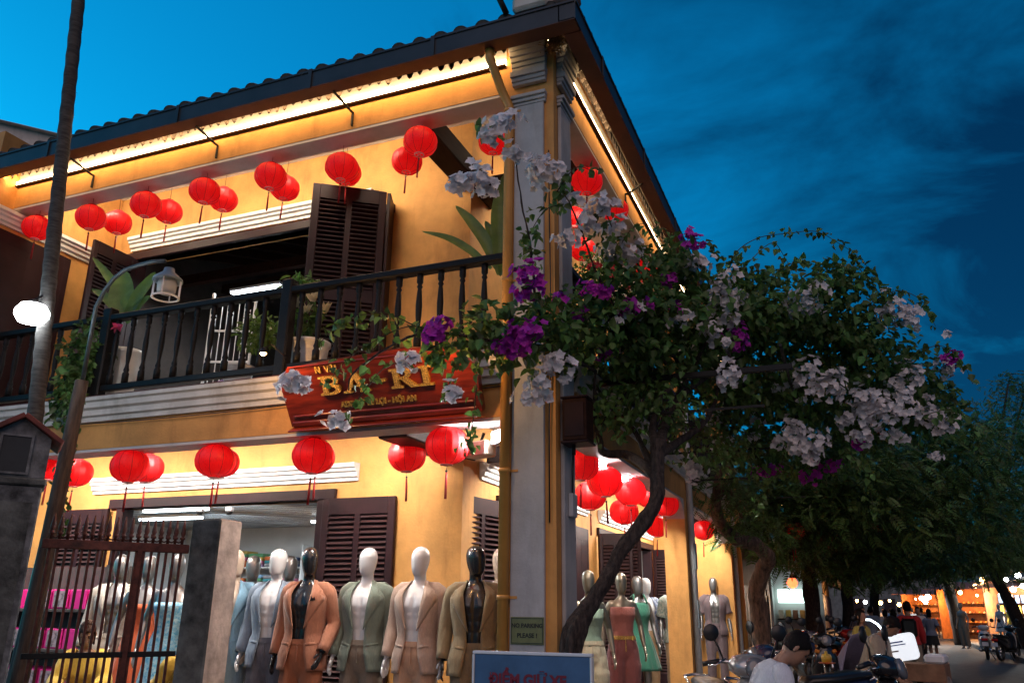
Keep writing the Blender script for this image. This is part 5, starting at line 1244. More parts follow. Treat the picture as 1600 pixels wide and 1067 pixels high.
# ---- street trees
def street_tree(base, trunk, r0, blobs, nfr, label, m_=None, leafm=None, fs=(.16, .30)):
    t = thing('street_tree', label, 'tree', base, 0, 'trees along the street'); o = Vector(base)
    b = MB(); s_ = smooth_path([Vector(p)-o for p in trunk], 6); n2 = len(s_); b.tube(s_, [r0*(1.15-.55*i/n2) for i in range(n2)], 12); gnarl(b, 0, r0*.18, 4); b.build('trunk', m_ or M['bark'], t)
    topp = Vector(trunk[-1])
    for bl in blobs[:7]:
        c = at(bl[0], bl[1], d=bl[2]); b = MB(); s2 = smooth_path([topp-o, (topp.lerp(c, .5)-o)+Vector((0, 0, .3)), c-o], 5); b.tube(s2, [r0*.45*(1-.75*i/len(s2)) for i in range(len(s2))], 7); b.build('limb', m_ or M['bark'], t)
    p, q = blob_points(blobs, nfr, 2.2); p -= np.array(tuple(o))
    d = RNG.normal(size=(nfr, 3))*.6+q*.6; d[:, 2] -= .35; d /= np.linalg.norm(d, axis=1)[:, None]; up_ = RNG.normal(size=(nfr, 3))*.35+np.array([0, -.2, 1.0]); s = np.cross(d, up_); s /= np.linalg.norm(s, axis=1)[:, None]
    L = RNG.uniform(fs[0], fs[1], nfr)[:, None]; P, D, N, S = [], [], [], []
    for k in range(6):
        f = (k+.6)/6.2
        for sg in (-1, 1):
            P.append(p+d*L*f-np.array([0, 0, 1])*L*.15*f*f); D.append(s*sg+d*.55); N.append(up_); S.append((L[:, 0])*.42*(1-.45*abs(f-.45)))
    link('crown', leaf_mesh('crown', np.concatenate(P), np.concatenate(D), np.concatenate(N), np.concatenate(S), .42, leafm or M['leaf2'], fold=.1), t); return t
def gz(px, py, d, z=.12): p = at(px, py, d=d); return (p.x, p.y, z)
street_tree(gz(1190, 1000, 12.5), [gz(1190, 1000, 12.5), A(1186, 960, 12.5), A(1182, 925, 12.5), A(1192, 890, 12.5), A(1200, 872, 12.4), A(1180, 850, 12.2), A(1150, 842, 12), A(1125, 815, 11.8), A(1118, 780, 11.6)], .13,
    [(1130, 770, 11.6, .5, .5, .4), (1160, 810, 11.8, .45, .4, .4), (1150, 740, 11.5, .5, .5, .3)], 260, 'pale brown crooked tree bending towards the far bay', M['bark2'], fs=(.10, .2))
street_tree(gz(1275, 1040, 16.5), [gz(1285, 1040, 16.5), A(1277, 1000, 16.5), A(1268, 940, 16.5), A(1262, 880, 16.3), A(1255, 830, 16)], .18,
    [(1240, 790, 14, 1.2, 1.2, .8), (1300, 740, 14, 1.5, 1.4, 1.0), (1200, 790, 13.5, .7, .8, .7), (1340, 800, 15, 1.4, 1.4, .9), (1250, 860, 15.5, .8, .9, .5), (1330, 870, 16, 1.1, 1.1, .5)], 3600, 'dark straight-trunked street tree with pale painted foot among parked scooters')
street_tree(gz(1325, 1020, 22), [gz(1328, 1010, 22), A(1326, 960, 22), A(1322, 900, 22), A(1318, 850, 22)], .17,
    [(1380, 780, 17, 1.7, 1.6, 1.2), (1330, 850, 19, 1.5, 1.4, .8), (1420, 730, 16, 1.5, 1.4, 1.1), (1400, 860, 20, 1.7, 1.5, .8)], 3400, 'second dark street tree behind the lavender covered scooter')
street_tree(gz(1368, 1010, 26), [gz(1368, 1000, 26), A(1366, 950, 26), A(1372, 880, 26)], .17,
    [(1470, 780, 18, 1.9, 1.7, 1.3), (1480, 700, 17, 1.3, 1.3, .8), (1440, 860, 23, 2.2, 1.8, .9), (1520, 840, 22, 1.9, 1.6, 1.2), (1400, 890, 25, 1.6, 1.5, .5)], 3600, 'slim street tree beside the crowd, its crown joining the others')
street_tree(gz(1502, 1003, 40), [gz(1502, 1003, 40), A(1494, 960, 39), A(1482, 920, 37), A(1472, 870, 35)], .30,
    [(1540, 770, 28, 2.6, 2.3, 1.9), (1500, 860, 34, 3.0, 2.4, 1.3), (1580, 820, 29, 2.3, 2.2, 1.6), (1545, 690, 29, 1.9, 1.9, 1.2)], 4600, 'leaning dark tree on the far pavement beside the shoe stall')
street_tree(gz(1606, 1000, 33), [gz(1606, 1000, 33), A(1582, 950, 33), A(1558, 905, 33), A(1545, 860, 33)], .24,
    [(1590, 700, 34, 2.3, 2.0, 2.3), (1600, 620, 35, 1.8, 1.8, 1.3), (1575, 600, 35, .7, .8, .6), (1590, 860, 33, 1.7, 1.7, 1.0), (1640, 740, 33, 2.6, 2.3, 2.8)], 3600, 'slanting dark tree before the brightly lit dress stall')

# ---- balcony plants and pots
M['banana'] = mat('banana_leaf', (.11, .19, .035), .38, .2, 4, trans=.35)
M['pot'] = mat('white_glazed_pot', (.55, .54, .53), .35, .08, 5)
def blade(pts, w, parent, origin, m_=None, name='leaf_blade'):
    path = smooth_path([Vector(p)-Vector(origin) for p in pts], 6); b = MB(); n2 = len(path); rows = []
    for i, p in enumerate(path):
        f = i/(n2-1); t = (path[min(i+1, n2-1)]-path[max(i-1, 0)]).normalized(); s = t.cross(Vector((.25, -1, .3))).normalized(); wd = w*math.sin(math.pi*min(1, .06+f*.94))**.7*(1-.15*f); u = s.cross(t)
        rows.append([p-s*wd+u*.18*wd, p-s*wd*.5+u*.04*wd+u*.012*math.sin(i*2.1), p-u*.10*wd, p+s*wd*.5+u*.04*wd+u*.012*math.cos(i*1.7), p+s*wd+u*.18*wd])
    b.loft(rows, cap=False, closed=False); return b.build(name, m_ or M['banana'], parent)
def potted(p, label, cat='plant', pot=True, r_=.14, h=.30):
    t = thing('potted_plant', label, cat, p)
    if pot: b = MB(); b.lathe([(r_*.72, 0), (r_*.95, h*.7), (r_, h*.9), (r_*1.08, h*.92), (r_*1.08, h), (r_*.95, h), (r_*.92, h*.9)], 22); b.build('pot', M['pot'], t)
    return t
p = at(778, 440, y=.42); p.z = 3.6
t = potted(p, 'broad-leaved banana plant beside the corner pillar on the balcony', r_=.16, h=.34); o = Vector(p)
Y = lambda px, py, y=.42: tuple(at(px, py, y=y))
blade([Y(768, 420), Y(735, 392), Y(700, 372), Y(660, 362)], .045, t, o); blade([Y(776, 420), Y(760, 380), Y(735, 345), Y(712, 322)], .065, t, o)
blade([Y(782, 430), Y(784, 370), Y(783, 320), Y(790, 270, .38)], .105, t, o); blade([Y(790, 430, .5), Y(775, 380, .55), Y(758, 345, .55)], .06, t, o); blade([Y(780, 430), Y(800, 380, .3), Y(800, 330, .3)], .07, t, o)
p = at(195, 560, y=.40); p.z = 3.6
t = potted(p, 'broad yellow-green leafy plant in a tall white pot behind the curved lamp', r_=.17, h=.62); o = Vector(p)
Y = lambda px, py, y=.34: tuple(at(px, py, y=y))
blade([Y(192, 500), Y(180, 450), Y(164, 425), Y(145, 402)], .055, t, o); blade([Y(193, 500), Y(191, 470), Y(192, 445), Y(193, 422)], .16, t, o); blade([Y(196, 500), Y(215, 465), Y(230, 445), Y(243, 425)], .10, t, o)
blade([Y(194, 500), Y(180, 480), Y(162, 462), Y(143, 452)], .06, t, o); blade([Y(198, 505), Y(215, 480), Y(235, 462)], .07, t, o)
p = at(480, 560, y=.34); p.z = 3.6
t = potted(p, 'white lilies in a white trough behind the balcony railing', r_=.20, h=.42); o = Vector(p)
lil = mat('cream_lily_petal', (.62, .55, .36), .6, .1, 8, trans=.3)
for (px, py) in ((465, 480), (492, 472), (480, 492), (510, 490)):
    c = at(px, py, y=.30)-o
    P, D, N, S = [], [], [], []
    for k in range(6):
        a = k*math.pi/3; dd = np.array([math.cos(a)*.55, -.3, math.sin(a)*.45+.7]); P.append(tuple(c)); D.append(dd); N.append([0, -1, .2]); S.append(.13)
    link('lily', leaf_mesh('lily', np.array(P), np.array(D), np.array(N, dtype=float), np.array(S), .38, lil), t)
foliage('foliage', [(480, 500, (at(480, 500, y=.34)-CAM).dot(_fw), .28, .12, .14), (470, 450, (at(470, 450, y=.34)-CAM).dot(_fw), .16, .1, .16)], 260, (.06, .14), M['leaf'], t, width=.4, origin=o)
p = at(375, 560, y=.5); p.z = 3.6
t = potted(p, 'small yellow-leaved shrub in a pot behind the railing', r_=.15, h=.32); o = Vector(p)
foliage('foliage', [(405, 520, (at(405, 520, y=.5)-CAM).dot(_fw), .22, .15, .22)], 300, (.05, .11), M['banana'], t, width=.5, origin=o)
p = at(120, 580, y=.25); p.z = 3.6
t = thing('balcony_vine', 'dark trailing vine with small pink bloom over the far end of the railing', 'plant', p); o = Vector(p)
foliage('foliage', [(130, 560, (at(130, 560, y=.0)-CAM).dot(_fw), .28, .16, .42), (105, 620, (at(105, 620, y=-.1)-CAM).dot(_fw), .2, .14, .3)], 900, (.05, .10), M['leaf'], t, origin=o)
link('bloom', leaf_mesh('bloom', np.array([tuple(at(183, 512, y=-.02)-o)]*9), RNG.normal(size=(9, 3)), RNG.normal(size=(9, 3)), np.full(9, .07), .8, mat('pink_petal', (.5, .03, .13), .6, .1, 8)), t)
# vine hanging down the timber post
t = thing('post_vine', 'leafy vine hanging down the leaning timber post above the gate', 'plant', at(112, 640, y=-.7)); o = t.location.copy()
for k, (xa, xb) in enumerate(((118, 90), (112, 84), (106, 98), (124, 100))):
    sprig([tuple(at(xa, 620, y=-.72)), tuple(at((xa+xb)/2+4, 690, y=-.74)), tuple(at(xb, 760, y=-.75)), tuple(at(xb-2, 830, y=-.76))], 60, size=(.04, .075), parent=t, origin=o, m_=M['leaf'])
# flowering shrub on the side balcony
p = at(945, 440, x=-.3); t = thing('balcony_shrub', 'small-leaved shrub with red and pink blooms on the side balcony', 'plant', (p.x, p.y, 3.6)); o = t.location.copy()
dd_ = (p-CAM).dot(_fw); foliage('foliage', [(945, 430, dd_, .4, .3, .3)], 1500, (.03, .06), M['leaf'], t, origin=o)
for (px, py) in ((930, 415), (955, 430), (980, 445), (965, 410)): cluster(px, py, dd_-.3, 9, mat('red_petal', (.5, .03, .05), .6, .1, 8), 'bloom', t, o)
# ------------------------------------------------------------------ shop goods
CLOTH = [fabric('bolt_cloth_%s' % n_, c) for n_, c in (('navy', (.03, .06, .16)), ('teal', (.03, .22, .26)), ('sky', (.20, .36, .55)), ('rose', (.45, .12, .22)), ('rust', (.45, .12, .03)), ('mustard', (.45, .30, .06)), ('lilac', (.34, .24, .42)), ('cream', (.5, .45, .36)), ('green', (.08, .25, .12)), ('grey', (.2, .2, .22)))]
def cloth_shelf(p, w, rz, label, levels=6, z0=.25):
    t = thing('cloth_shelf', label, 'shelf', p, rz)
    b = MB(); b.box(-w/2, -w/2+.03, 0, .4, 0, 2.3); b.box(w/2-.03, w/2, 0, .4, 0, 2.3); b.box(-w/2+.03, w/2-.03, .385, .4, 0, 2.3); b.build('frame', M['room'], t)
    for k in range(levels):
        z = z0+k*.34; b = MB(); b.box(-w/2+.03, w/2-.03, .0, .384, z-.02, z, .003); b.build('board', M['room'], t)
        x = -w/2+.06
        while x < w/2-.3:
            h = 0; nst = random.randint(3, 5)
            for q in range(nst):
                hh_ = random.uniform(.045, .065); b = MB(); b.box(x, x+.30, .02, .34, z+h+.001, z+h+hh_, .015); b.build('folded_cloth', random.choice(CLOTH), t); h += hh_
            x += .34
cloth_shelf((-4.9, 5.55, .226), 2.4, 0, 'tall shelf of folded coloured cloth on the shop back wall')
cloth_shelf((-7.4, 5.55, .226), 2.2, 0, 'shelf of folded cloth deeper in the shop beyond the gate')
cloth_shelf((-2.2, 5.55, .226), .9, 0, 'narrow shelf of folded cloth beside the side doorway')
# rack with pink boxes behind the gate
RK = thing('box_rack', 'dark rack of pink packed boxes behind the iron gate', 'rack', (-6.15, .95, .22), R(0))
b = MB(); b.box(-1.0, -.96, -.2, .2, 0, 1.75); b.box(.86, .90, -.2, .2, 0, 1.75); b.box(-.96, .86, .18, .2, 0, 1.75); b.build('frame', M['roomdark'], RK)
PB = mat('hot_pink_card', (.62, .015, .22), .5, .08, 6); PK = mat('clear_packet_print', (.34, .26, .29), .3, .4, 30)
bx = MB(); bx.box(-.115, .115, -.17, .15, 0, .20, .006); PBM = bx.mesh('carton', PB); bx = MB(); bx.box(-.085, .085, -.176, -.1715, .02, .185); PKM = bx.mesh('packet', PK)
for k in range(4):
    z = .10+k*.40; b = MB(); b.box(-.955, .855, -.2, .175, z-.03, z, .003); b.build('board', M['roomdark'], RK)
    for j in range(7):
        if (j*3+k) % 11 == 9: continue
        t = thing('pink_box', ('hot pink box with clear packets' if j < 5 else 'plain hot pink box')+' on the %s shelf of the rack behind the gate' % ('lowest', 'second', 'third', 'top')[k], 'box', (-6.15-.82+j*.262, .95, .22+z+.001), random.uniform(-.03, .03), 'pink boxes on the rack')
        link('carton', PBM, t)
        if j < 5: link('packet', PKM, t)
# upper room: white wire rack, boxes, wrapped bundles
t = thing('wire_rack', 'white wire grid rack in the dark upper room doorway', 'rack', (-5.15, 2.0, 3.6), R(20))
b = MB(); b.box(-.30, -.27, -.02, .02, 0, 1.9, .004); b.box(.27, .30, -.02, .02, 0, 1.9, .004); b.build('upright', M['white'], t)
for k in range(5):
    b = MB(); b.box(-.27, .27, -.012, .012, .1+k*.42, .125+k*.42); b.build('bar', M['white'], t)
for k in range(7):
    b = MB(); b.box(-.23+k*.075, -.22+k*.075, -.006, .006, .125, 1.75); b.build('rod', M['white'], t)
for i, (x, y, w, h, c, lb) in enumerate(((-4.75, 1.25, .42, .34, (.03, .20, .26), 'teal printed carton behind the balcony railing'), (-4.28, 1.2, .40, .26, (.05, .36, .40), 'turquoise carton beside the teal one on the balcony'), (-3.95, 1.35, .5, .3, (.35, .37, .40), 'pale grey crate on the balcony floor'))):
    o = thing('carton', lb, 'box', (x, y, 3.602), R(8*i-8)); b = MB(); b.box(-w/2, w/2, -.2, .2, 0, h, .006); b.build('body', mat('carton_%d' % i, c, .6, .2, 14), o)
    b = MB(); b.box(-.03, .03, -.2045, -.2005, .01, h-.01); b.build('tape', M['white'], o)
for i, (x, y, z, c, lb) in enumerate(((-4.5, 1.45, 3.95, (.30, .22, .42), 'lilac plastic-wrapped bundle on the balcony cartons'), (-4.2, 1.5, 3.90, (.45, .50, .52), 'clear plastic-wrapped bundle beside the lilac one'), (-4.9, 1.9, 4.05, (.25, .08, .10), 'dark red wrapped bundle beside the wire rack'))):
    b = MB(); b.lathe([(.02, -.14), (.18, -.12), (.24, -.02), (.20, .10), (.06, .17), (.02, .2)], 22); 
    for q in range(len(b.v)): v_ = Vector(b.v[q]); b.v[q] = tuple(v_*(1+.22*noise.noise(v_*9+Vector((i*5, 0, 0)))))
    b.build('wrapped_bundle', mat('wrap_%d' % i, c, .2, .3, 16, .5, 20, coat=.6), loc=(x, y, z), label=lb, cat='bundle')

# ------------------------------------------------------------------ scooters
def wheel(t, p, r_=.25):
    n = 26; b = MB(); rr = []
    for k in range(n):
        a = 2*math.pi*k/n; c = Vector((0, math.cos(a), math.sin(a)))
        rr.append([Vector(p)+c*(r_+.048*math.cos(q))+Vector((.048*math.sin(q), 0, 0)) for q in [j*2*math.pi/8 for j in range(8)]])
    rr.append(rr[0]); b.loft(rr, cap=False); o = b.build('wheel', M['black'], t)
    b = MB()
    for k in range(5): a = 2*math.pi*k/5; b.tube([Vector(p), Vector(p)+Vector((0, math.cos(a), math.sin(a)))*(r_-.03)], .018, 6)
    b.tube([Vector(p)-Vector((.05, 0, 0)), Vector(p)+Vector((.05, 0, 0))], .05, 12); b.build('rim', M['steel'], o)
def scooter(p, rz, paint, label, group='scooters parked along the street', seat=None):
    t = thing('motor_scooter', label, 'scooter', p, rz, group)
    wheel(t, (0, -.62, .30)); wheel(t, (0, .62, .30))
    b = MB(); b.tube([(.07, -.62, .30), (.06, -.52, .70), (0, -.42, .95)], .022, 8); b.tube([(-.07, -.62, .30), (-.06, -.52, .70), (0, -.42, .95)], .022, 8); b.build('fork', M['steel'], t)
    b = MB(); b.loft([[Vector((w*math.sin(a), -.62-(.335)*math.cos(q), .30+.335*math.sin(q)+.02*math.cos(a))) for a in [(-1+2*j/6)*1.2 for j in range(7)]] for q, w in [(k*math.pi*.75/8+.1, .075) for k in range(9)]], cap=False, closed=False); solid(b.build('front_fender', paint, t), .006)
    b = MB(); b.loft([ering(z, w, d, y, 20) for z, w, d, y in ((.30, .15, .05, -.30), (.45, .20, .07, -.36), (.62, .22, .09, -.40), (.78, .20, .09, -.42), (.90, .13, .08, -.42), (.96, .07, .06, -.42))]); b.build('leg_shield', paint, t)
    b = MB(); b.loft([ering(z, w, d, y, 20) for z, w, d, y in ((.95, .09, .08, -.42), (1.0, .17, .12, -.43), (1.06, .18, .12, -.42), (1.11, .13, .09, -.40), (1.13, .05, .04, -.39))]); b.build('handlebar_cowl', paint, t)
    b = MB(); b.M = Matrix.Translation((0, -.545, 1.03)) @ Matrix.Rotation(R(75), 4, 'X'); b.lathe([(.085, -.02), (.08, .012), (.05, .025), (.01, .03)], 18); b.build('headlight', mat('headlight_glass', (.14, .15, .17), .12, .1, 6, coat=.8), t)
    b = MB(); b.tube([(-.34, -.33, 1.05), (-.22, -.37, 1.07), (0, -.40, 1.06), (.22, -.37, 1.07), (.34, -.33, 1.05)], .015, 8); b.build('handlebar', M['steel'], t)
    for s in (-1, 1):
        b = MB(); b.tube([(s*.23, -.365, 1.07), (s*.36, -.32, 1.045)], .021, 8); b.build('grip', M['black'], t)
        b = MB(); b.tube([(s*.19, -.40, 1.09), (s*.30, -.46, 1.045), (s*.35, -.42, 1.04)], .007, 5); b.build('brake_lever', M['steel'], t)
        b = MB(); b.tube([(s*.20, -.37, 1.08), (s*.24, -.38, 1.18), (s*.27, -.37, 1.24)], .008, 6); o = b.build('mirror', M['black'], t)
        b = MB(); b.M = Matrix.Translation((s*.29, -.36, 1.29)) @ Matrix.Rotation(R(90), 4, 'X') @ Matrix.Rotation(s*.5, 4, 'Z'); b.lathe([(.035, -.018), (.062, -.01), (.068, .008), (.06, .014)], 16); b.build('mirror_head', M['black'], o)
        b = MB(); b.tube([(s*.10, -.48, .86), (s*.16, -.46, .88)], .028, 8); b.build('indicator', mat('amber_lens', (.6, .2, .02), .3, 0), t)
    b = MB(); b.box(-.17, .17, -.30, .12, .28, .34, .02); b.build('footboard', M['black'], t)
    b = MB(); b.loft([[Vector((p_.x, y, p_.y)) for p_ in [Vector((w*math.cos(a), zc+h*math.sin(a))) for a in [k*2*math.pi/18 for k in range(18)]]] for y, w, zc, h in ((.05, .10, .48, .18), (.15, .16, .56, .22), (.40, .17, .60, .20), (.65, .15, .66, .16), (.85, .10, .72, .10), (.95, .04, .75, .04))]); b.build('rear_body', paint, t)
    b = MB(); b.loft([[Vector((p_.x, y, p_.y)) for p_ in [Vector((w*math.copysign(abs(math.cos(a))**.7, math.cos(a)), zc+h*math.sin(a))) for a in [k*2*math.pi/18 for k in range(18)]]] for y, w, zc, h in ((.0, .06, .74, .03), (.08, .12, .775, .05), (.35, .15, .79, .055), (.6, .15, .82, .055), (.8, .11, .83, .04), (.86, .05, .83, .02))]); b.build('seat', seat or M['black'], t)
    b = MB(); b.tube([(-.12, .75, .78), (-.12, .95, .86), (0, 1.0, .87), (.12, .95, .86), (.12, .75, .78)], .013, 7); b.build('grab_rail', M['steel'], t)
    b = MB(); b.box(-.10, .10, .90, .96, .64, .72, .015); b.build('tail_light', mat('red_tail_lens', (.45, .01, .01), .25, 0), t)
    b = MB(); b.box(-.10, .10, .965, .972, .47, .60, .003); b.build('number_plate', M['white'], t)
    b = MB(); b.tube([(.14, .2, .28), (.17, .5, .30), (.18, .92, .36)], [.03, .045, .05], 10); b.build('exhaust', M['steel'], t)
    b = MB(); b.tube([(-.09, .15, .30), (-.22, .22, .02)], .012, 6); b.build('kickstand', M['metal'], t)
    return t
P_SIL = mat('silver_scooter_paint', (.42, .42, .43), .25, .05, 4, metal=.5, coat=.5); P_BLK = mat('black_scooter_paint', (.015, .015, .018), .22, .1, 4, coat=.6)
P_BLU = mat('navy_scooter_paint', (.02, .03, .08), .22, .1, 4, coat=.6); P_WHT = mat('white_scooter_paint', (.6, .58, .57), .25, .05, 4, coat=.5); P_RED = mat('red_scooter_paint', (.28, .015, .015), .25, .1, 4, coat=.5)
G0 = .12
scooter((.98, 1.75, G0), R(28), P_SIL, 'silver scooter with one tall black mirror at the foot of the yellow street pillar')
scooter((1.42, 3.6, G0), R(-52), P_BLU, 'navy scooter with bare handlebar beside the seated man')
scooter((1.80, 2.0, G0-.0), R(72), P_BLK, 'black scooter the white-shirted man leans over', seat=mat('brown_vinyl_seat', (.05, .035, .03), .4, .2, 6))
scooter((1.35, 8.6, G0), R(25), P_BLK, 'black scooter parked behind the pale brown crooked tree')
scooter((1.0, 10.4, G0), R(30), P_BLU, 'navy scooter parked under the second shop awning')
scooter((1.75, 12.2, G0), R(20), P_RED, 'red scooter between the two dark tree trunks')
scooter((1.6, 15.0, G0), R(20), P_BLK, 'black scooter behind the lavender cover')
scooter((6.2, 28.2, 0), R(172), P_WHT, 'white-tailed scooter standing by the far kerb beside the leaning tree')
p = at(1578, 1032, z=0); scooter((p.x, p.y, 0), R(150), P_BLK, 'black scooter alone at the far kerb before the dress stall')
# lavender cover over a parked scooter
p = at(1296, 1000, d=13.5); t = thing('scooter_cover', 'lavender cloth cover thrown over a parked scooter', 'cover', (p.x, p.y, G0), R(30))
b = MB(); rows = []
for i in range(12):
    f = i/11; y = -.95+1.9*f; rows.append([Vector((x, y, max(.25, (1.08-.35*f-.22*math.sin(f*math.pi)+.06*math.cos(f*9))*(1-abs(x/.48)**2.4)+.02*math.sin(x*26+y*7)))) for x in [(-1+2*k/14)*.46 for k in range(15)]])
b.loft(rows, cap=False, closed=False); solid(b.build('cloth', fabric('lavender_cover_cloth', (.20, .17, .25)), t), .01)
# yellow tub on an orange tray
p = at(1292, 1034, d=9.5); t = thing('yellow_tub', 'yellow plastic tub with knob lid on an orange tray among the scooters', 'tub', (p.x, p.y, p.z))
b = MB(); b.lathe([(.055, 0), (.06, .06), (.05, .085), (.018, .095), (.016, .12), (.004, .125)], 18); b.build('tub', mat('yellow_plastic', (.55, .34, .04), .35, .1, 5), t)
b = MB(); b.lathe([(.085, -.014), (.10, -.002), (.09, -.001), (.01, -.002)], 20); b.build('tray', mat('orange_plastic', (.5, .10, .02), .35, .1, 5), t)
b = MB(); b.tube([(0, 0, -.014), (0, 0, G0-p.z)], .03, 10); b.lathe([(.16, G0-p.z), (.16, G0-p.z+.02), (.03, G0-p.z+.03)], 16); b.build('stool', M['black'], t)

# ------------------------------------------------------------------ people
SKIN = mat('tan_skin', (.36, .19, .12), .5, .10, 12); HAIR = mat('black_hair', (.007, .005, .005), .62, .3, 40, .4, 90, spec=.15, stretch=(4, 4, .5)); HAIRB = mat('brown_hair', (.05, .018, .008), .6, .3, 40, .4, 90, spec=.2, stretch=(4, 4, .5))
def person(p, rz, label, pose, top, trous, fem=False, lean=0, nod=0, turn=0, hair=0.0, sc=.95, near=False, skirt=None, extra=None, sleeve=.6, hairm=None, group='people in the street', shoes=None, voxel=None):
    t = thing('person', label, 'person', p, rz, group); t.scale = (sc, sc, sc)
    wear('body', body_mesh(pose, fem, lean, nod, turn, voxel=voxel or (.010 if near else .016), face=True), SKIN, t, False)
    sm_ = top_mesh(.90, 1.50 if not fem else 1.44, fem, None, .026, sleeve, (.078, .074, .055), pose, lean, .01, seed=int(p[0]*10) % 9, wrinkle=.006)
    wear('shirt', sm_, top, t)
    if skirt: wear('skirt', dress_mesh(skirt, 1.0, .21), trous, t)
    elif trous: wear('trousers', trousers_mesh(pose, fem, 1.1, voxel=.018), trous, t, False)
    wear('hair', hair_mesh(fem, lean, nod, turn, hair), hairm or HAIR, t)
    if near:
        _, Rh = leaner(lean, nod=nod, turn=turn)
        for s in (-1, 1):
            b = MB(); c = Rh @ Vector((s*.031, -.083, 1.69+(-.035 if fem else 0))); b.lathe([(.002, -.009), (.010, 0), (.002, .009)], 10, c); b.build('eye', M['black'], t)
            b = MB(); q = [Rh @ Vector((s*x, -.092+abs(x)*.12, 1.712+(-.035 if fem else 0)+dz_)) for x, dz_ in ((.015, 0), (.032, .005), (.05, -.002))]; b.tube(q, .004, 5); b.build('eyebrow', hairm or HAIR, t)
    for s, k in ((-1, 'L'), (1, 'R')):
        a = joints(pose, s)['an']; b = MB(); b.loft([ering(a.z+dz_, w, l, a.y+yc, 14, a.x) for dz_, w, l, yc in ((-.085, .046, .13, -.06), (-.06, .046, .125, -.06), (-.04, .042, .08, -.02), (0, .042, .045, .0))]); b.build('shoe', shoes or M['black'], t)
    return t
WALK1 = dict(STAND, elL=(-.225, .09, 1.16), wrL=(-.235, .07, .92), elR=(.225, -.03, 1.16), wrR=(.235, -.16, .94), knL=(-.09, -.14, .50), anL=(-.09, -.10, .11), knR=(.09, .02, .48), anR=(.09, .24, .16))
WALK2 = dict(STAND, elR=(.225, .09, 1.16), wrR=(.235, .07, .92), elL=(-.225, -.03, 1.16), wrL=(-.235, -.16, .94), knR=(.09, -.12, .50), anR=(.09, -.08, .10), knL=(-.09, .02, .48), anL=(-.09, .20, .14))
REACH = dict(STAND, elL=(-.22, -.16, 1.20), wrL=(-.16, -.42, 1.14), elR=(.22, -.14, 1.18), wrR=(.16, -.40, 1.10))
SIT = dict(STAND, kn=(.16, -.42, .86), an=(.17, -.44, .42), elL=(-.22, -.14, 1.20), wrL=(-.16, -.40, 1.22), elR=(.22, -.14, 1.20), wrR=(.16, -.40, 1.22))
# man in white shirt bending over the scooter, seen from the side
hp = at(1228, 1006, d=6.2)
person((1.20, .72, -.29+G0), R(112), 'person with short dark hair in a white shirt bending over a parked scooter', SIT, fabric('white_shirt_cloth', (.55, .57, .62)), fabric('dark_trouser_cloth', (.03, .03, .04)), lean=R(30), nod=R(22), sc=.97, near=True, hair=-.02)
# street vendor and passers-by
def gp(px, d): p_ = at(px, 1000, d=d); return (p_.x, p_.y, 0)
person(gp(1346, 9.6), R(72), 'person in a crumpled beige shirt and jeans serving from a lit box', REACH, fabric('crumpled_beige_cloth', (.30, .24, .18)), fabric('jean_cloth', (.03, .055, .11)), lean=R(27), nod=R(24), sc=.91)
person(gp(1457, 25.5), R(178), 'person walking away in a grey-blue tee, dark skirt and white shoes', WALK1, fabric('grey_blue_tee', (.17, .21, .30)), fabric('dark_skirt_cloth', (.02, .022, .022)), fem=True, sc=.93, skirt=.60, hair=.06, shoes=M['white'])
pr = person(gp(1424, 17.5), R(175), 'person in a red shirt carrying a black backpack away', WALK2, fabric('red_shirt_cloth', (.38, .015, .02)), fabric('khaki_cloth', (.22, .19, .15)), sc=.99, sleeve=1)
b = MB(); b.box(-.15, .15, .10, .26, 1.05, 1.44, .05); b.build('backpack', M['black'], pr)
for s in (-1, 1): b = MB(); b.tube([(s*.10, .13, 1.42), (s*.11, .0, 1.50), (s*.11, -.13, 1.38), (s*.12, -.10, 1.15), (s*.12, .10, 1.10)], .018, 6, flat=.5); b.build('backpack_strap', M['black'], pr)
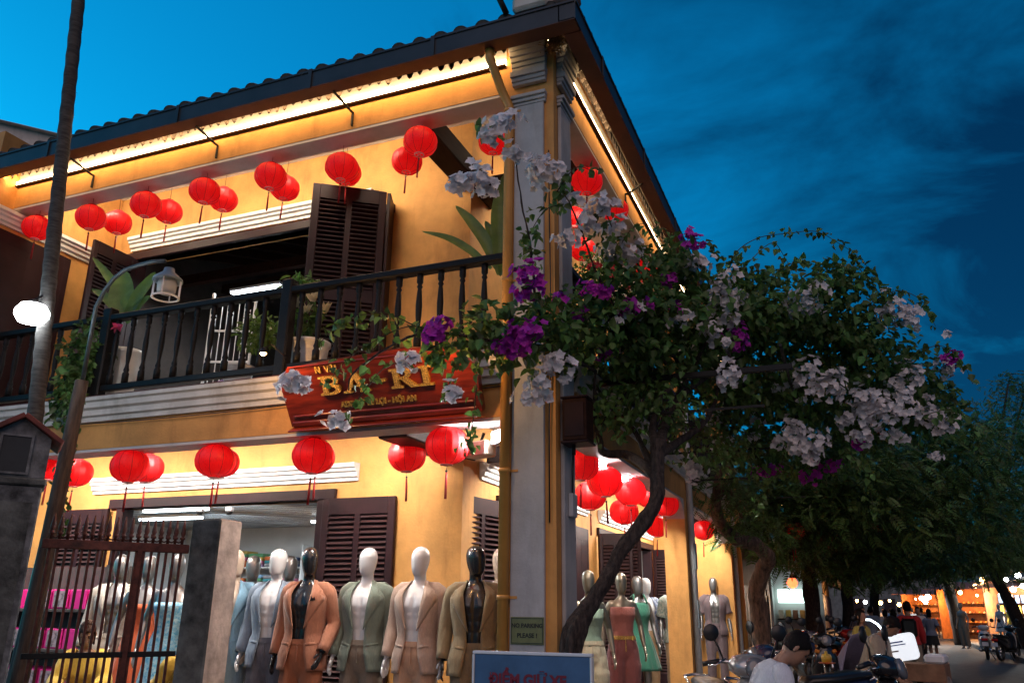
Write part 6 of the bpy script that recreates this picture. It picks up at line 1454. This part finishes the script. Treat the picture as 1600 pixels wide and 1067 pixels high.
PEO = [(1401, 18.5, 170, WALK1, (.02, .05, .045), (.03, .03, .03), True, 'person in a dark green top walking beside the red shirt', .10), (1388, 23, 160, WALK2, (.42, .42, .40), (.03, .03, .035), True, 'person in a white top with dark sling bag in the crowd', .0),
       (1366, 25, 175, WALK1, (.36, .38, .42), (.02, .02, .03), False, 'person in a pale grey shirt with dark rucksack in the crowd', 0), (1345, 21, 150, WALK2, (.30, .20, .18), (.03, .03, .04), True, 'person in a dusty pink top near the slim tree', .08),
       (1349, 13.5, 60, STAND, (.34, .26, .05), (.05, .06, .09), True, 'person in a mustard top standing behind the beige-shirted server', .08), (1440, 27, 10, WALK1, (.40, .36, .34), (.03, .03, .03), False, 'person in a cream shirt coming along the street', 0),
       (1411, 33, 170, WALK2, (.10, .12, .18), (.03, .03, .03), False, 'person in a blue-grey jacket farther down the street', 0), (1378, 35, 180, WALK1, (.35, .30, .26), (.06, .05, .05), True, 'person in a tan blouse farther down the street', .08),
       (1354, 36, 5, WALK2, (.5, .48, .46), (.04, .04, .05), False, 'person in a white shirt far down the street, facing the corner', 0), (1331, 30, 170, WALK1, (.28, .10, .08), (.03, .03, .03), True, 'person in a brick red blouse near the stalls', .06), (1431, 42, 178, WALK2, (.22, .24, .26), (.03, .03, .03), False, 'person in a grey tee deep in the crowd', 0),
       (1397, 45, 178, WALK1, (.04, .10, .20), (.03, .03, .03), False, 'person in a blue shirt deep in the crowd', 0), (1362, 48, 175, WALK2, (.40, .30, .08), (.03, .03, .03), True, 'person in a mustard blouse deep in the crowd', .06), (1386, 52, 5, WALK1, (.5, .5, .5), (.03, .03, .03), False, 'person in a bright white shirt deep in the crowd', 0), (1420, 50, 178, WALK1, (.3, .06, .06), (.04, .04, .05), True, 'person in a wine red top deep in the crowd', .06), (1446, 38, 170, WALK2, (.05, .05, .06), (.1, .09, .08), False, 'person in a black tee beyond the cream shirt', 0), (1340, 44, 175, WALK1, (.34, .3, .34), (.04, .04, .05), True, 'person in a lilac top beside the far stalls', .06)]
for px, d, rz, ps, c1, c2, fm, lb, hr in PEO:
    person(gp(px, d), R(rz), lb, ps, fabric('tops_%d_%d' % (px, d), c1), fabric('legs_%d_%d' % (px, d), c2), fem=fm, sc=.95 if not fm else .91, hair=hr, voxel=.02)
# shop people behind the gate
p = at(135, 966, y=.25)
person((p.x+.02, .32, p.z-1.66), R(38), 'person in a yellow blouse with brown bobbed hair looking down behind the gate', SIT, fabric('yellow_blouse_cloth', (.55, .34, .04)), fabric('tan_skirt_cloth', (.20, .12, .08)), fem=True, lean=R(14), nod=R(20), turn=R(8), sc=.95, near=True, hairm=HAIRB, hair=.07, sleeve=1, group='shop assistants in yellow')
p = at(262, 1010, y=.15)
person((p.x-.1, .30, p.z-1.22), R(65), 'person in a yellow blouse stooping behind the gate beneath the blue dress', REACH, fabric('yellow_blouse_cloth', (.55, .34, .04)), fabric('tan_skirt_cloth', (.20, .12, .08)), fem=True, lean=R(58), nod=R(25), sc=.92, hair=.05, sleeve=1, group='shop assistants in yellow')

# vendor's lit box on a motorbike: glowing lid, cardboard tray, bags, lamp arc
p = at(1416, 1030, d=9.6); t = thing('vendor_box', 'cardboard vendor box with a glowing white printed lid and hanging bags', 'box', (p.x, p.y, p.z-.34), R(-14)); t.scale = (1.2, 1.2, 1.15)
card = mat('brown_cardboard', (.26, .14, .08), .85, .2, 7)
b = MB(); b.box(-.20, .36, -.15, .15, .10, .27, .006); b.build('tray', card, t)
b = MB(); b.M = Matrix.Translation((-.06, -.12, .285)) @ Matrix.Rotation(R(-24), 4, 'X') @ Matrix.Rotation(R(-12), 4, 'Y')
pl = []
for cx, cz, a0 in ((.17, .22, 0), (-.17, .22, 90), (-.17, .04, 180), (.17, .04, 270)):
    for k in range(5): a = R(a0+k*22.5); pl.append((cx+.05*math.cos(a), cz+.05*math.sin(a)))
b.prism(pl, -.012, .0); LID = b.build('lit_lid', mat('lit_sign_panel', (.9, .9, .9), .5, .1, 6, emit=(.85, .93, 1.0), estr=.75), t)
for i, (x0, x1, z0, z1, c) in enumerate(((-.15, -.02, .218, .228, (.30, .07, .18)), (-.15, .10, .178, .192, (.08, .12, .4)), (-.12, .12, .150, .160, (.10, .14, .42)), (-.10, .04, .085, .10, (.45, .40, .36)))):
    b = MB(); b.M = Matrix.Translation((-.06, -.12, .285)) @ Matrix.Rotation(R(-24), 4, 'X') @ Matrix.Rotation(R(-12), 4, 'Y'); b.box(x0, x1, -.0155, -.0125, z0, z1); b.build('print_patch', mat('lid_print_%d' % i, c, .6, .4, 40), t)
bagm = mat('thin_plastic_bag', (.42, .36, .32), .3, .3, 9, .4, 18, trans=.4)
for x, z, r_ in ((.34, -.05, .13), (-.16, -.12, .17)):
    b = MB(); b.lathe([(.02, -r_), (r_*.7, -r_*.8), (r_, -r_*.2), (r_*.7, r_*.6), (.02, r_*1.6)], 16, (x, -.06, z))
    for q in range(len(b.v)): v_ = Vector(b.v[q]); b.v[q] = tuple(v_+Vector((.03*noise.noise(v_*14), .03*noise.noise(v_*14+Vector((3, 3, 3))), 0)))
    b.build('plastic_bag', bagm, t)
b = MB(); b.box(.18, .36, -.12, .14, .272, .36, .02); b.build('paper_wrappers', M['white'], t)
b = MB(); b.tube([(-.22, .1, .27), (-.24, .1, .52), (-.20, .06, .62)], .008, 6); b.build('lamp_arm', M['metal'], t)
b = MB(); b.tube([(-.20, .06, .58), (-.24, .04, .64), (-.30, .03, .68), (-.34, .02, .68)], .008, 8); b.build('lamp_tube', M['tube'], t)
lamp('vendor_light', 'POINT', (-.27, -.02, .62), 1.6, (.85, .94, 1), .05, parent=t)
b = MB(); b.tube([(.1, 0, .1), (.1, 0, -p.z+.30)], .03, 8); b.tube([(-.1, 0, .1), (-.1, 0, -p.z+.30)], .03, 8); b.build('stand', M['metal'], t)

# ------------------------------------------------------------------ neighbouring houses and stalls
def shophouse(x0, x1, y0, y1, h, m_, label, face, lit=None, doors=3):
    """face +1: front looks to +x (left row), -1: front looks to -x (right row)"""
    t = thing('shop_house', label, 'building', ((x0+x1)/2, y0, 0)); ox, oy = (x0+x1)/2, y0
    b = MB(); b.box(x0-ox, x1-ox, 0, y1-y0, 0, h); b.build('wall', m_, t)
    fx = (x1-ox if face > 0 else x0-ox); s = face; rf = MB()
    lo, hi = (fx-.3*s, fx+1.5*s)
    rf.add([(fx, -.1, h*.72), (fx, y1-y0+.1, h*.72), (hi, y1-y0+.1, h*.60), (hi, -.1, h*.60), (fx, -.1, h*.72+.05), (fx, y1-y0+.1, h*.72+.05), (hi, y1-y0+.1, h*.60+.05), (hi, -.1, h*.60+.05)], [(0, 1, 2, 3), (7, 6, 5, 4), (3, 2, 6, 7), (0, 3, 7, 4), (1, 5, 6, 2)]); rf.build('awning', M['tile'], t)
    n = doors; w = (y1-y0)/n
    for k in range(n):
        b = MB(); ya, yb = k*w+.2, (k+1)*w-.2
        b.box(*sorted((fx+.004*s, fx+.05*s)), ya, yb, .1, h*.52, .01); d = b.build('door', lit or M['shutter'], t)
        for q in range(4):
            yy = ya+(yb-ya)*(q+.5)/4; b = MB(); b.box(*sorted((fx+.052*s, fx+.07*s)), yy-(yb-ya)/9, yy+(yb-ya)/9, .3, h*.48, .004); b.build('door_panel', M['shutter'], d)
        if h > 4.2:
            b = MB(); b.box(*sorted((fx+.004*s, fx+.04*s)), ya+.3, yb-.3, h*.76, h*.93, .006); wn_ = b.build('window', M['shutter'], t)
            b = MB(); b.box(*sorted((fx+.042*s, fx+.05*s)), ya+.38, yb-.38, h*.78, h*.91); b.build('pane', mat('dim_pane', (.03, .035, .04), .15, .1, 4), wn_)
    r2 = MB(); r2.prism([(x0-ox-.3, h), (x1-ox+.3, h), (0, h+1.2)], -.1, y1-y0+.1); r2.build('roof', M['tile'], t)
    return t
M['maroonwall'] = mat('maroon_timber_front', (.070, .018, .016), .6, .3, 3); M['ochredim'] = mat('faded_ochre_wall', (.32, .17, .05), .8, .2, 2, dirt=.5); M['greywall'] = mat('grey_street_wall', (.16, .15, .14), .8, .2, 2, dirt=.5)
shophouse(-8, -.1, 11.6, 20, 4.0, M['maroonwall'], 'dark maroon timber shop front next to the corner house', 1)
shophouse(-8, -.2, 20.2, 32, 4.8, M['ochredim'], 'faded ochre house farther along the same side, behind the trees', 1)
shophouse(-8, .0, 32.2, 50, 5.2, M['greywall'], 'grey house deep along the near side of the street', 1)
shophouse(-8, .2, 50.2, 76, 5.0, M['ochredim'], 'distant ochre house on the near side beyond the crowd', 1, doors=4)
shophouse(11.2, 18, 10, 22, 4.6, M['ochredim'], 'ochre house across the street behind the dress stall', -1)
shophouse(11.4, 18, 22.2, 36, 4.8, M['greywall'], 'grey house across the street behind the shoe stall', -1)
shophouse(11.0, 18, 36.2, 56, 5.0, M['ochredim'], 'far ochre house across the street beyond the stalls', -1, doors=4)
shophouse(10.6, 18, 56.2, 90, 5.2, M['greywall'], 'farthest grey house across the street', -1, doors=5)
b = thing('street_end_house', 'dark house closing the far end of the street', 'building', (4, 118, 0)); m2 = MB(); m2.box(-14, 16, 0, 8, 0, 6); m2.build('wall', M['greywall'], b); m2 = MB(); m2.prism([(-15, 6), (17, 6), (1, 9)], -.5, 8.5); m2.build('roof', M['tile'], b)
for k in range(6):
    m2 = MB(); m2.box(-10+k*4, -8.6+k*4, -.05, -.004, 1, 3); m2.build('window', M['shutter'], b)
def bulb(p, label, m_, w, col, r_=.07, group='bulbs of the street stalls'):
    t = thing('bare_bulb', label, 'lamp', p, 0, group)
    b = MB(); b.lathe([(.01, .9*r_), (r_*.6, .75*r_), (r_, 0), (r_*.7, -.7*r_), (.01, -r_)], 14); b.build('bulb', m_, t)
    b = MB(); b.tube([(0, 0, r_*.9), (0, 0, r_*.9+.3)], .008, 5); b.lathe([(r_*.45, r_*.8), (r_*.45, r_*1.3), (.01, r_*1.35)], 10); b.build('socket', M['metal'], t)
    if w: lamp('bulb_light', 'POINT', (0, 0, -r_*1.3), w, col, r_, parent=t)
def stall(x, y, w, dep, label, goods, lampcol, watts, shelves=4, dressed=False):
    t = thing('market_stall', label, 'stall', (x, y, .13), R(58))
    RS = Matrix.Rotation(R(58), 3, 'Z')
    b = MB(); b.box(0, dep, -w/2, -w/2+.05, 0, 2.7); b.box(0, dep, w/2-.05, w/2, 0, 2.7); b.box(dep-.05, dep, -w/2+.05, w/2-.05, 0, 2.7); b.build('boarding', mat('orange_stall_boards', (.30, .11, .035), .7, .25, 4), t)
    b = MB(); b.add([(dep, -w/2-.2, 3.0), (dep, w/2+.2, 3.0), (-.9, w/2+.2, 2.55), (-.9, -w/2-.2, 2.55), (dep, -w/2-.2, 3.03), (dep, w/2+.2, 3.03), (-.9, w/2+.2, 2.58), (-.9, -w/2-.2, 2.58)], [(0, 1, 2, 3), (7, 6, 5, 4), (2, 6, 7, 3), (0, 3, 7, 4), (1, 5, 6, 2)]); b.build('awning', mat('striped_awning', (.22, .08, .05), .8, .3, 9), t)
    for k in range(shelves):
        z = .35+k*.5; b = MB(); b.box(dep-.55, dep-.06, -w/2+.06, w/2-.06, z-.03, z, .004); s_ = b.build('shelf', M['brown'], t)
        n = int(w/.26)
        for j in range(n):
            yy = -w/2+.18+j*(w-.36)/(n-1); c = random.choice(goods); b = MB()
            if dressed: b.box(dep-.42, dep-.38, yy-.10, yy+.10, z+.01, z+.40, .02)
            else: b.loft([ering(z+.005+h_, .045*s1, .11*s2, 0, 10) for h_, s1, s2 in ((0, 1, 1), (.03, 1, .98), (.07, .7, .6), (.10, .5, .35))])
            o = b.build('goods', c, s_)
            if not dressed: o.location = (dep-.32, yy, 0); o.rotation_euler = (0, 0, R(90))
    for yy in (-w/3, 0, w/3): bulb(tuple(Vector((x, y, 2.4))+RS @ Vector((.2, yy, 0))), 'bare bulb glowing under the awning of the '+('dress stall' if dressed else 'shoe stall'), M['warmbulb'] if not dressed else M['bulb'], watts, lampcol)
GOODS = [mat('goods_%s' % n_, c, .6, .2, 8) for n_, c in (('amber', (.5, .22, .05)), ('red', (.42, .04, .03)), ('cream', (.55, .48, .38)), ('gold', (.5, .32, .08)), ('brown', (.2, .08, .04)))]
GOODW = [mat('dress_%s' % n_, c, .8, .2, 8) for n_, c in (('white', (.6, .6, .6)), ('yellow', (.6, .45, .08)), ('blue', (.15, .28, .5)), ('coral', (.55, .2, .12)))]
p = at(1540, 1000, d=31); stall(8.2, 45.5, 4.2, 1.9, 'orange lit shoe stall with shelves on the far pavement', GOODS, (1, .45, .14), 300)
stall(10.0, 41.0, 4.4, 1.8, 'brightly lit dress stall on the far pavement', GOODW, (1, .86, .66), 420, 4, True)
stall(8.0, 62.0, 6.0, 1.9, 'orange lit stall deeper along the far pavement', GOODS, (1, .5, .18), 300)
# mannequins of the far stalls
FW = fabric('white_dress_cloth', (.6, .6, .62)); FS = fabric('sand_outfit_cloth', (.36, .26, .17)); FYL = fabric('yellow_tee_cloth', (.55, .40, .05))
for px, d, tops, lb, fin in ((1567, 36.0, [('dress', GREEN, FW)], 'white mannequin in a short white dress at the dress stall', F_WHITE), (1507, 33.0, [('blouse', TANK, FS), ('trousers', TROUS_F, FS)], 'bald mannequin in a sand outfit standing by the shoe stall', F_CREAM), (1585, 36.5, [('shirt', top_mesh(.88, 1.46, fem=True, sleeve=.6, seed=8), FYL), ('trousers', TROUS_F, fabric('pale_jean_cloth', (.25, .33, .42)))], 'mannequin in a yellow tee and pale jeans at the dress stall', F_WHITE)):
    q = at(px, 990, d=d); mannequin((q.x, q.y, .15), R(-40), BODY_F, fin, tops, lb, 1.0)
# string of lamps far down the street, lit kiosk on the near side
for k, (px, py, d, warm) in enumerate(((1339, 938, 60, 1), (1352, 940, 62, 0), (1362, 935, 64, 1), (1376, 941, 58, 1), (1390, 938, 66, 1), (1405, 944, 55, 1), (1440, 934, 40, 0), (1450, 932, 41, 0), (1446, 940, 42, 0), (1327, 946, 52, 1), (1572, 905, 38, 0), (1590, 898, 38.5, 0), (1598, 915, 38, 0), (1583, 920, 38.6, 0), (1500, 925, 40, 1), (1535, 905, 41, 1), (1524, 915, 41.5, 1))):
    p = at(px, py, d=d); bulb(tuple(p), ('warm' if warm else 'white')+' lamp glowing far down the crowded street', M['warmbulb'] if warm else M['bulb'], 420 if k % 3 == 0 else 0, (1, .5, .2) if warm else (1, .97, .9), .11+.03*(k % 2), 'lamps far down the street')
p = at(1247, 928, d=17.5); t = thing('lit_kiosk', 'lit kiosk with white sign and shelf of goods behind the dark tree trunk', 'stall', (p.x, p.y, .12))
b = MB(); b.box(-.5, .5, 0, .05, 0, 2.4); b.box(-.55, -.5, -.5, .05, 0, 2.4); b.build('boarding', M['room'], t)
b = MB(); b.box(-.42, .2, -.10, -.06, p.z-.30, p.z-.02, .01); b.build('lit_sign', mat('lit_kiosk_sign', (.8, .9, .85), .5, .2, 8, emit=(.75, 1.0, .9), estr=2.2), t)
for k in range(3):
    b = MB(); b.box(-.45, .45, -.3, -.005, .5+k*.38, .52+k*.38); s_ = b.build('shelf', M['brown'], t)
    for j in range(6): b = MB(); b.box(-.42+j*.145, -.32+j*.145, -.25, -.1, .522+k*.38, .70+k*.38, .01); b.build('goods', GOODS[(j+k) % 5], s_)
lamp('kiosk_light', 'POINT', (0, -.5, p.z-.1), 4, (.85, 1, .95), .1, parent=t)
p = at(1238, 910, d=15); bulb(tuple(p), 'orange-red glowing flower lamp hanging before the dark trunk', mat('orange_lamp_glow', (1, .3, .1), .5, 0, emit=(1, .10, .03), estr=5), 3, (1, .25, .08), .10, 'flower lamp')
# warm-lit tiled lean-to beyond the far bay
t = thing('tiled_lean_to', 'small tiled lean-to glowing in warm light beyond the far bay', 'roof', (0, 11.2, 3.0))
b = MB(); b.add([(-.1, 0, .75), (-.1, 3, .75), (1.1, 3, .15), (1.1, 0, .15), (-.1, 0, .70), (-.1, 3, .70), (1.1, 3, .10), (1.1, 0, .10)], [(0, 1, 2, 3), (7, 6, 5, 4), (0, 3, 7, 4), (2, 6, 7, 3)]); b.build('roof', mat('terracotta_sheet', (.32, .12, .06), .7, .2, 6), t)
for k in range(9): b = MB(); b.tube([(-.1, .15+k*.33, .77), (1.12, .15+k*.33, .165)], .06, 8); b.build('tile_row', mat('terracotta_sheet', (.32, .12, .06)), t)
bulb((.9, 10.9, 3.55), 'warm bulb above the tiled lean-to beyond the far bay', M['warmbulb'], 9, (1, .45, .15), .05, 'lean-to bulb')
# pale rooftop with a lamp seen over the ridge at the far side
p = at(38, 232, d=24); t = thing('rooftop_house', 'pale rooftop house with a lit lamp beyond the tiled roof', 'building', (p.x, p.y, 0), R(-40))
b = MB(); b.box(-1.3, 1.2, -1, 1.5, 0, p.z); b.build('wall', M['cream'], t)
b = MB(); b.prism([(-1.5, p.z), (1.4, p.z), (1.2, p.z+.12), (0, p.z+.32), (-1.2, p.z+.2)], -1.2, 1.6); b.build('roof', M['cream'], t)
b = MB(); b.box(-.4, .0, -1.03, -1.004, p.z-.8, p.z-.25); b.build('window', M['warmbulb'], t)
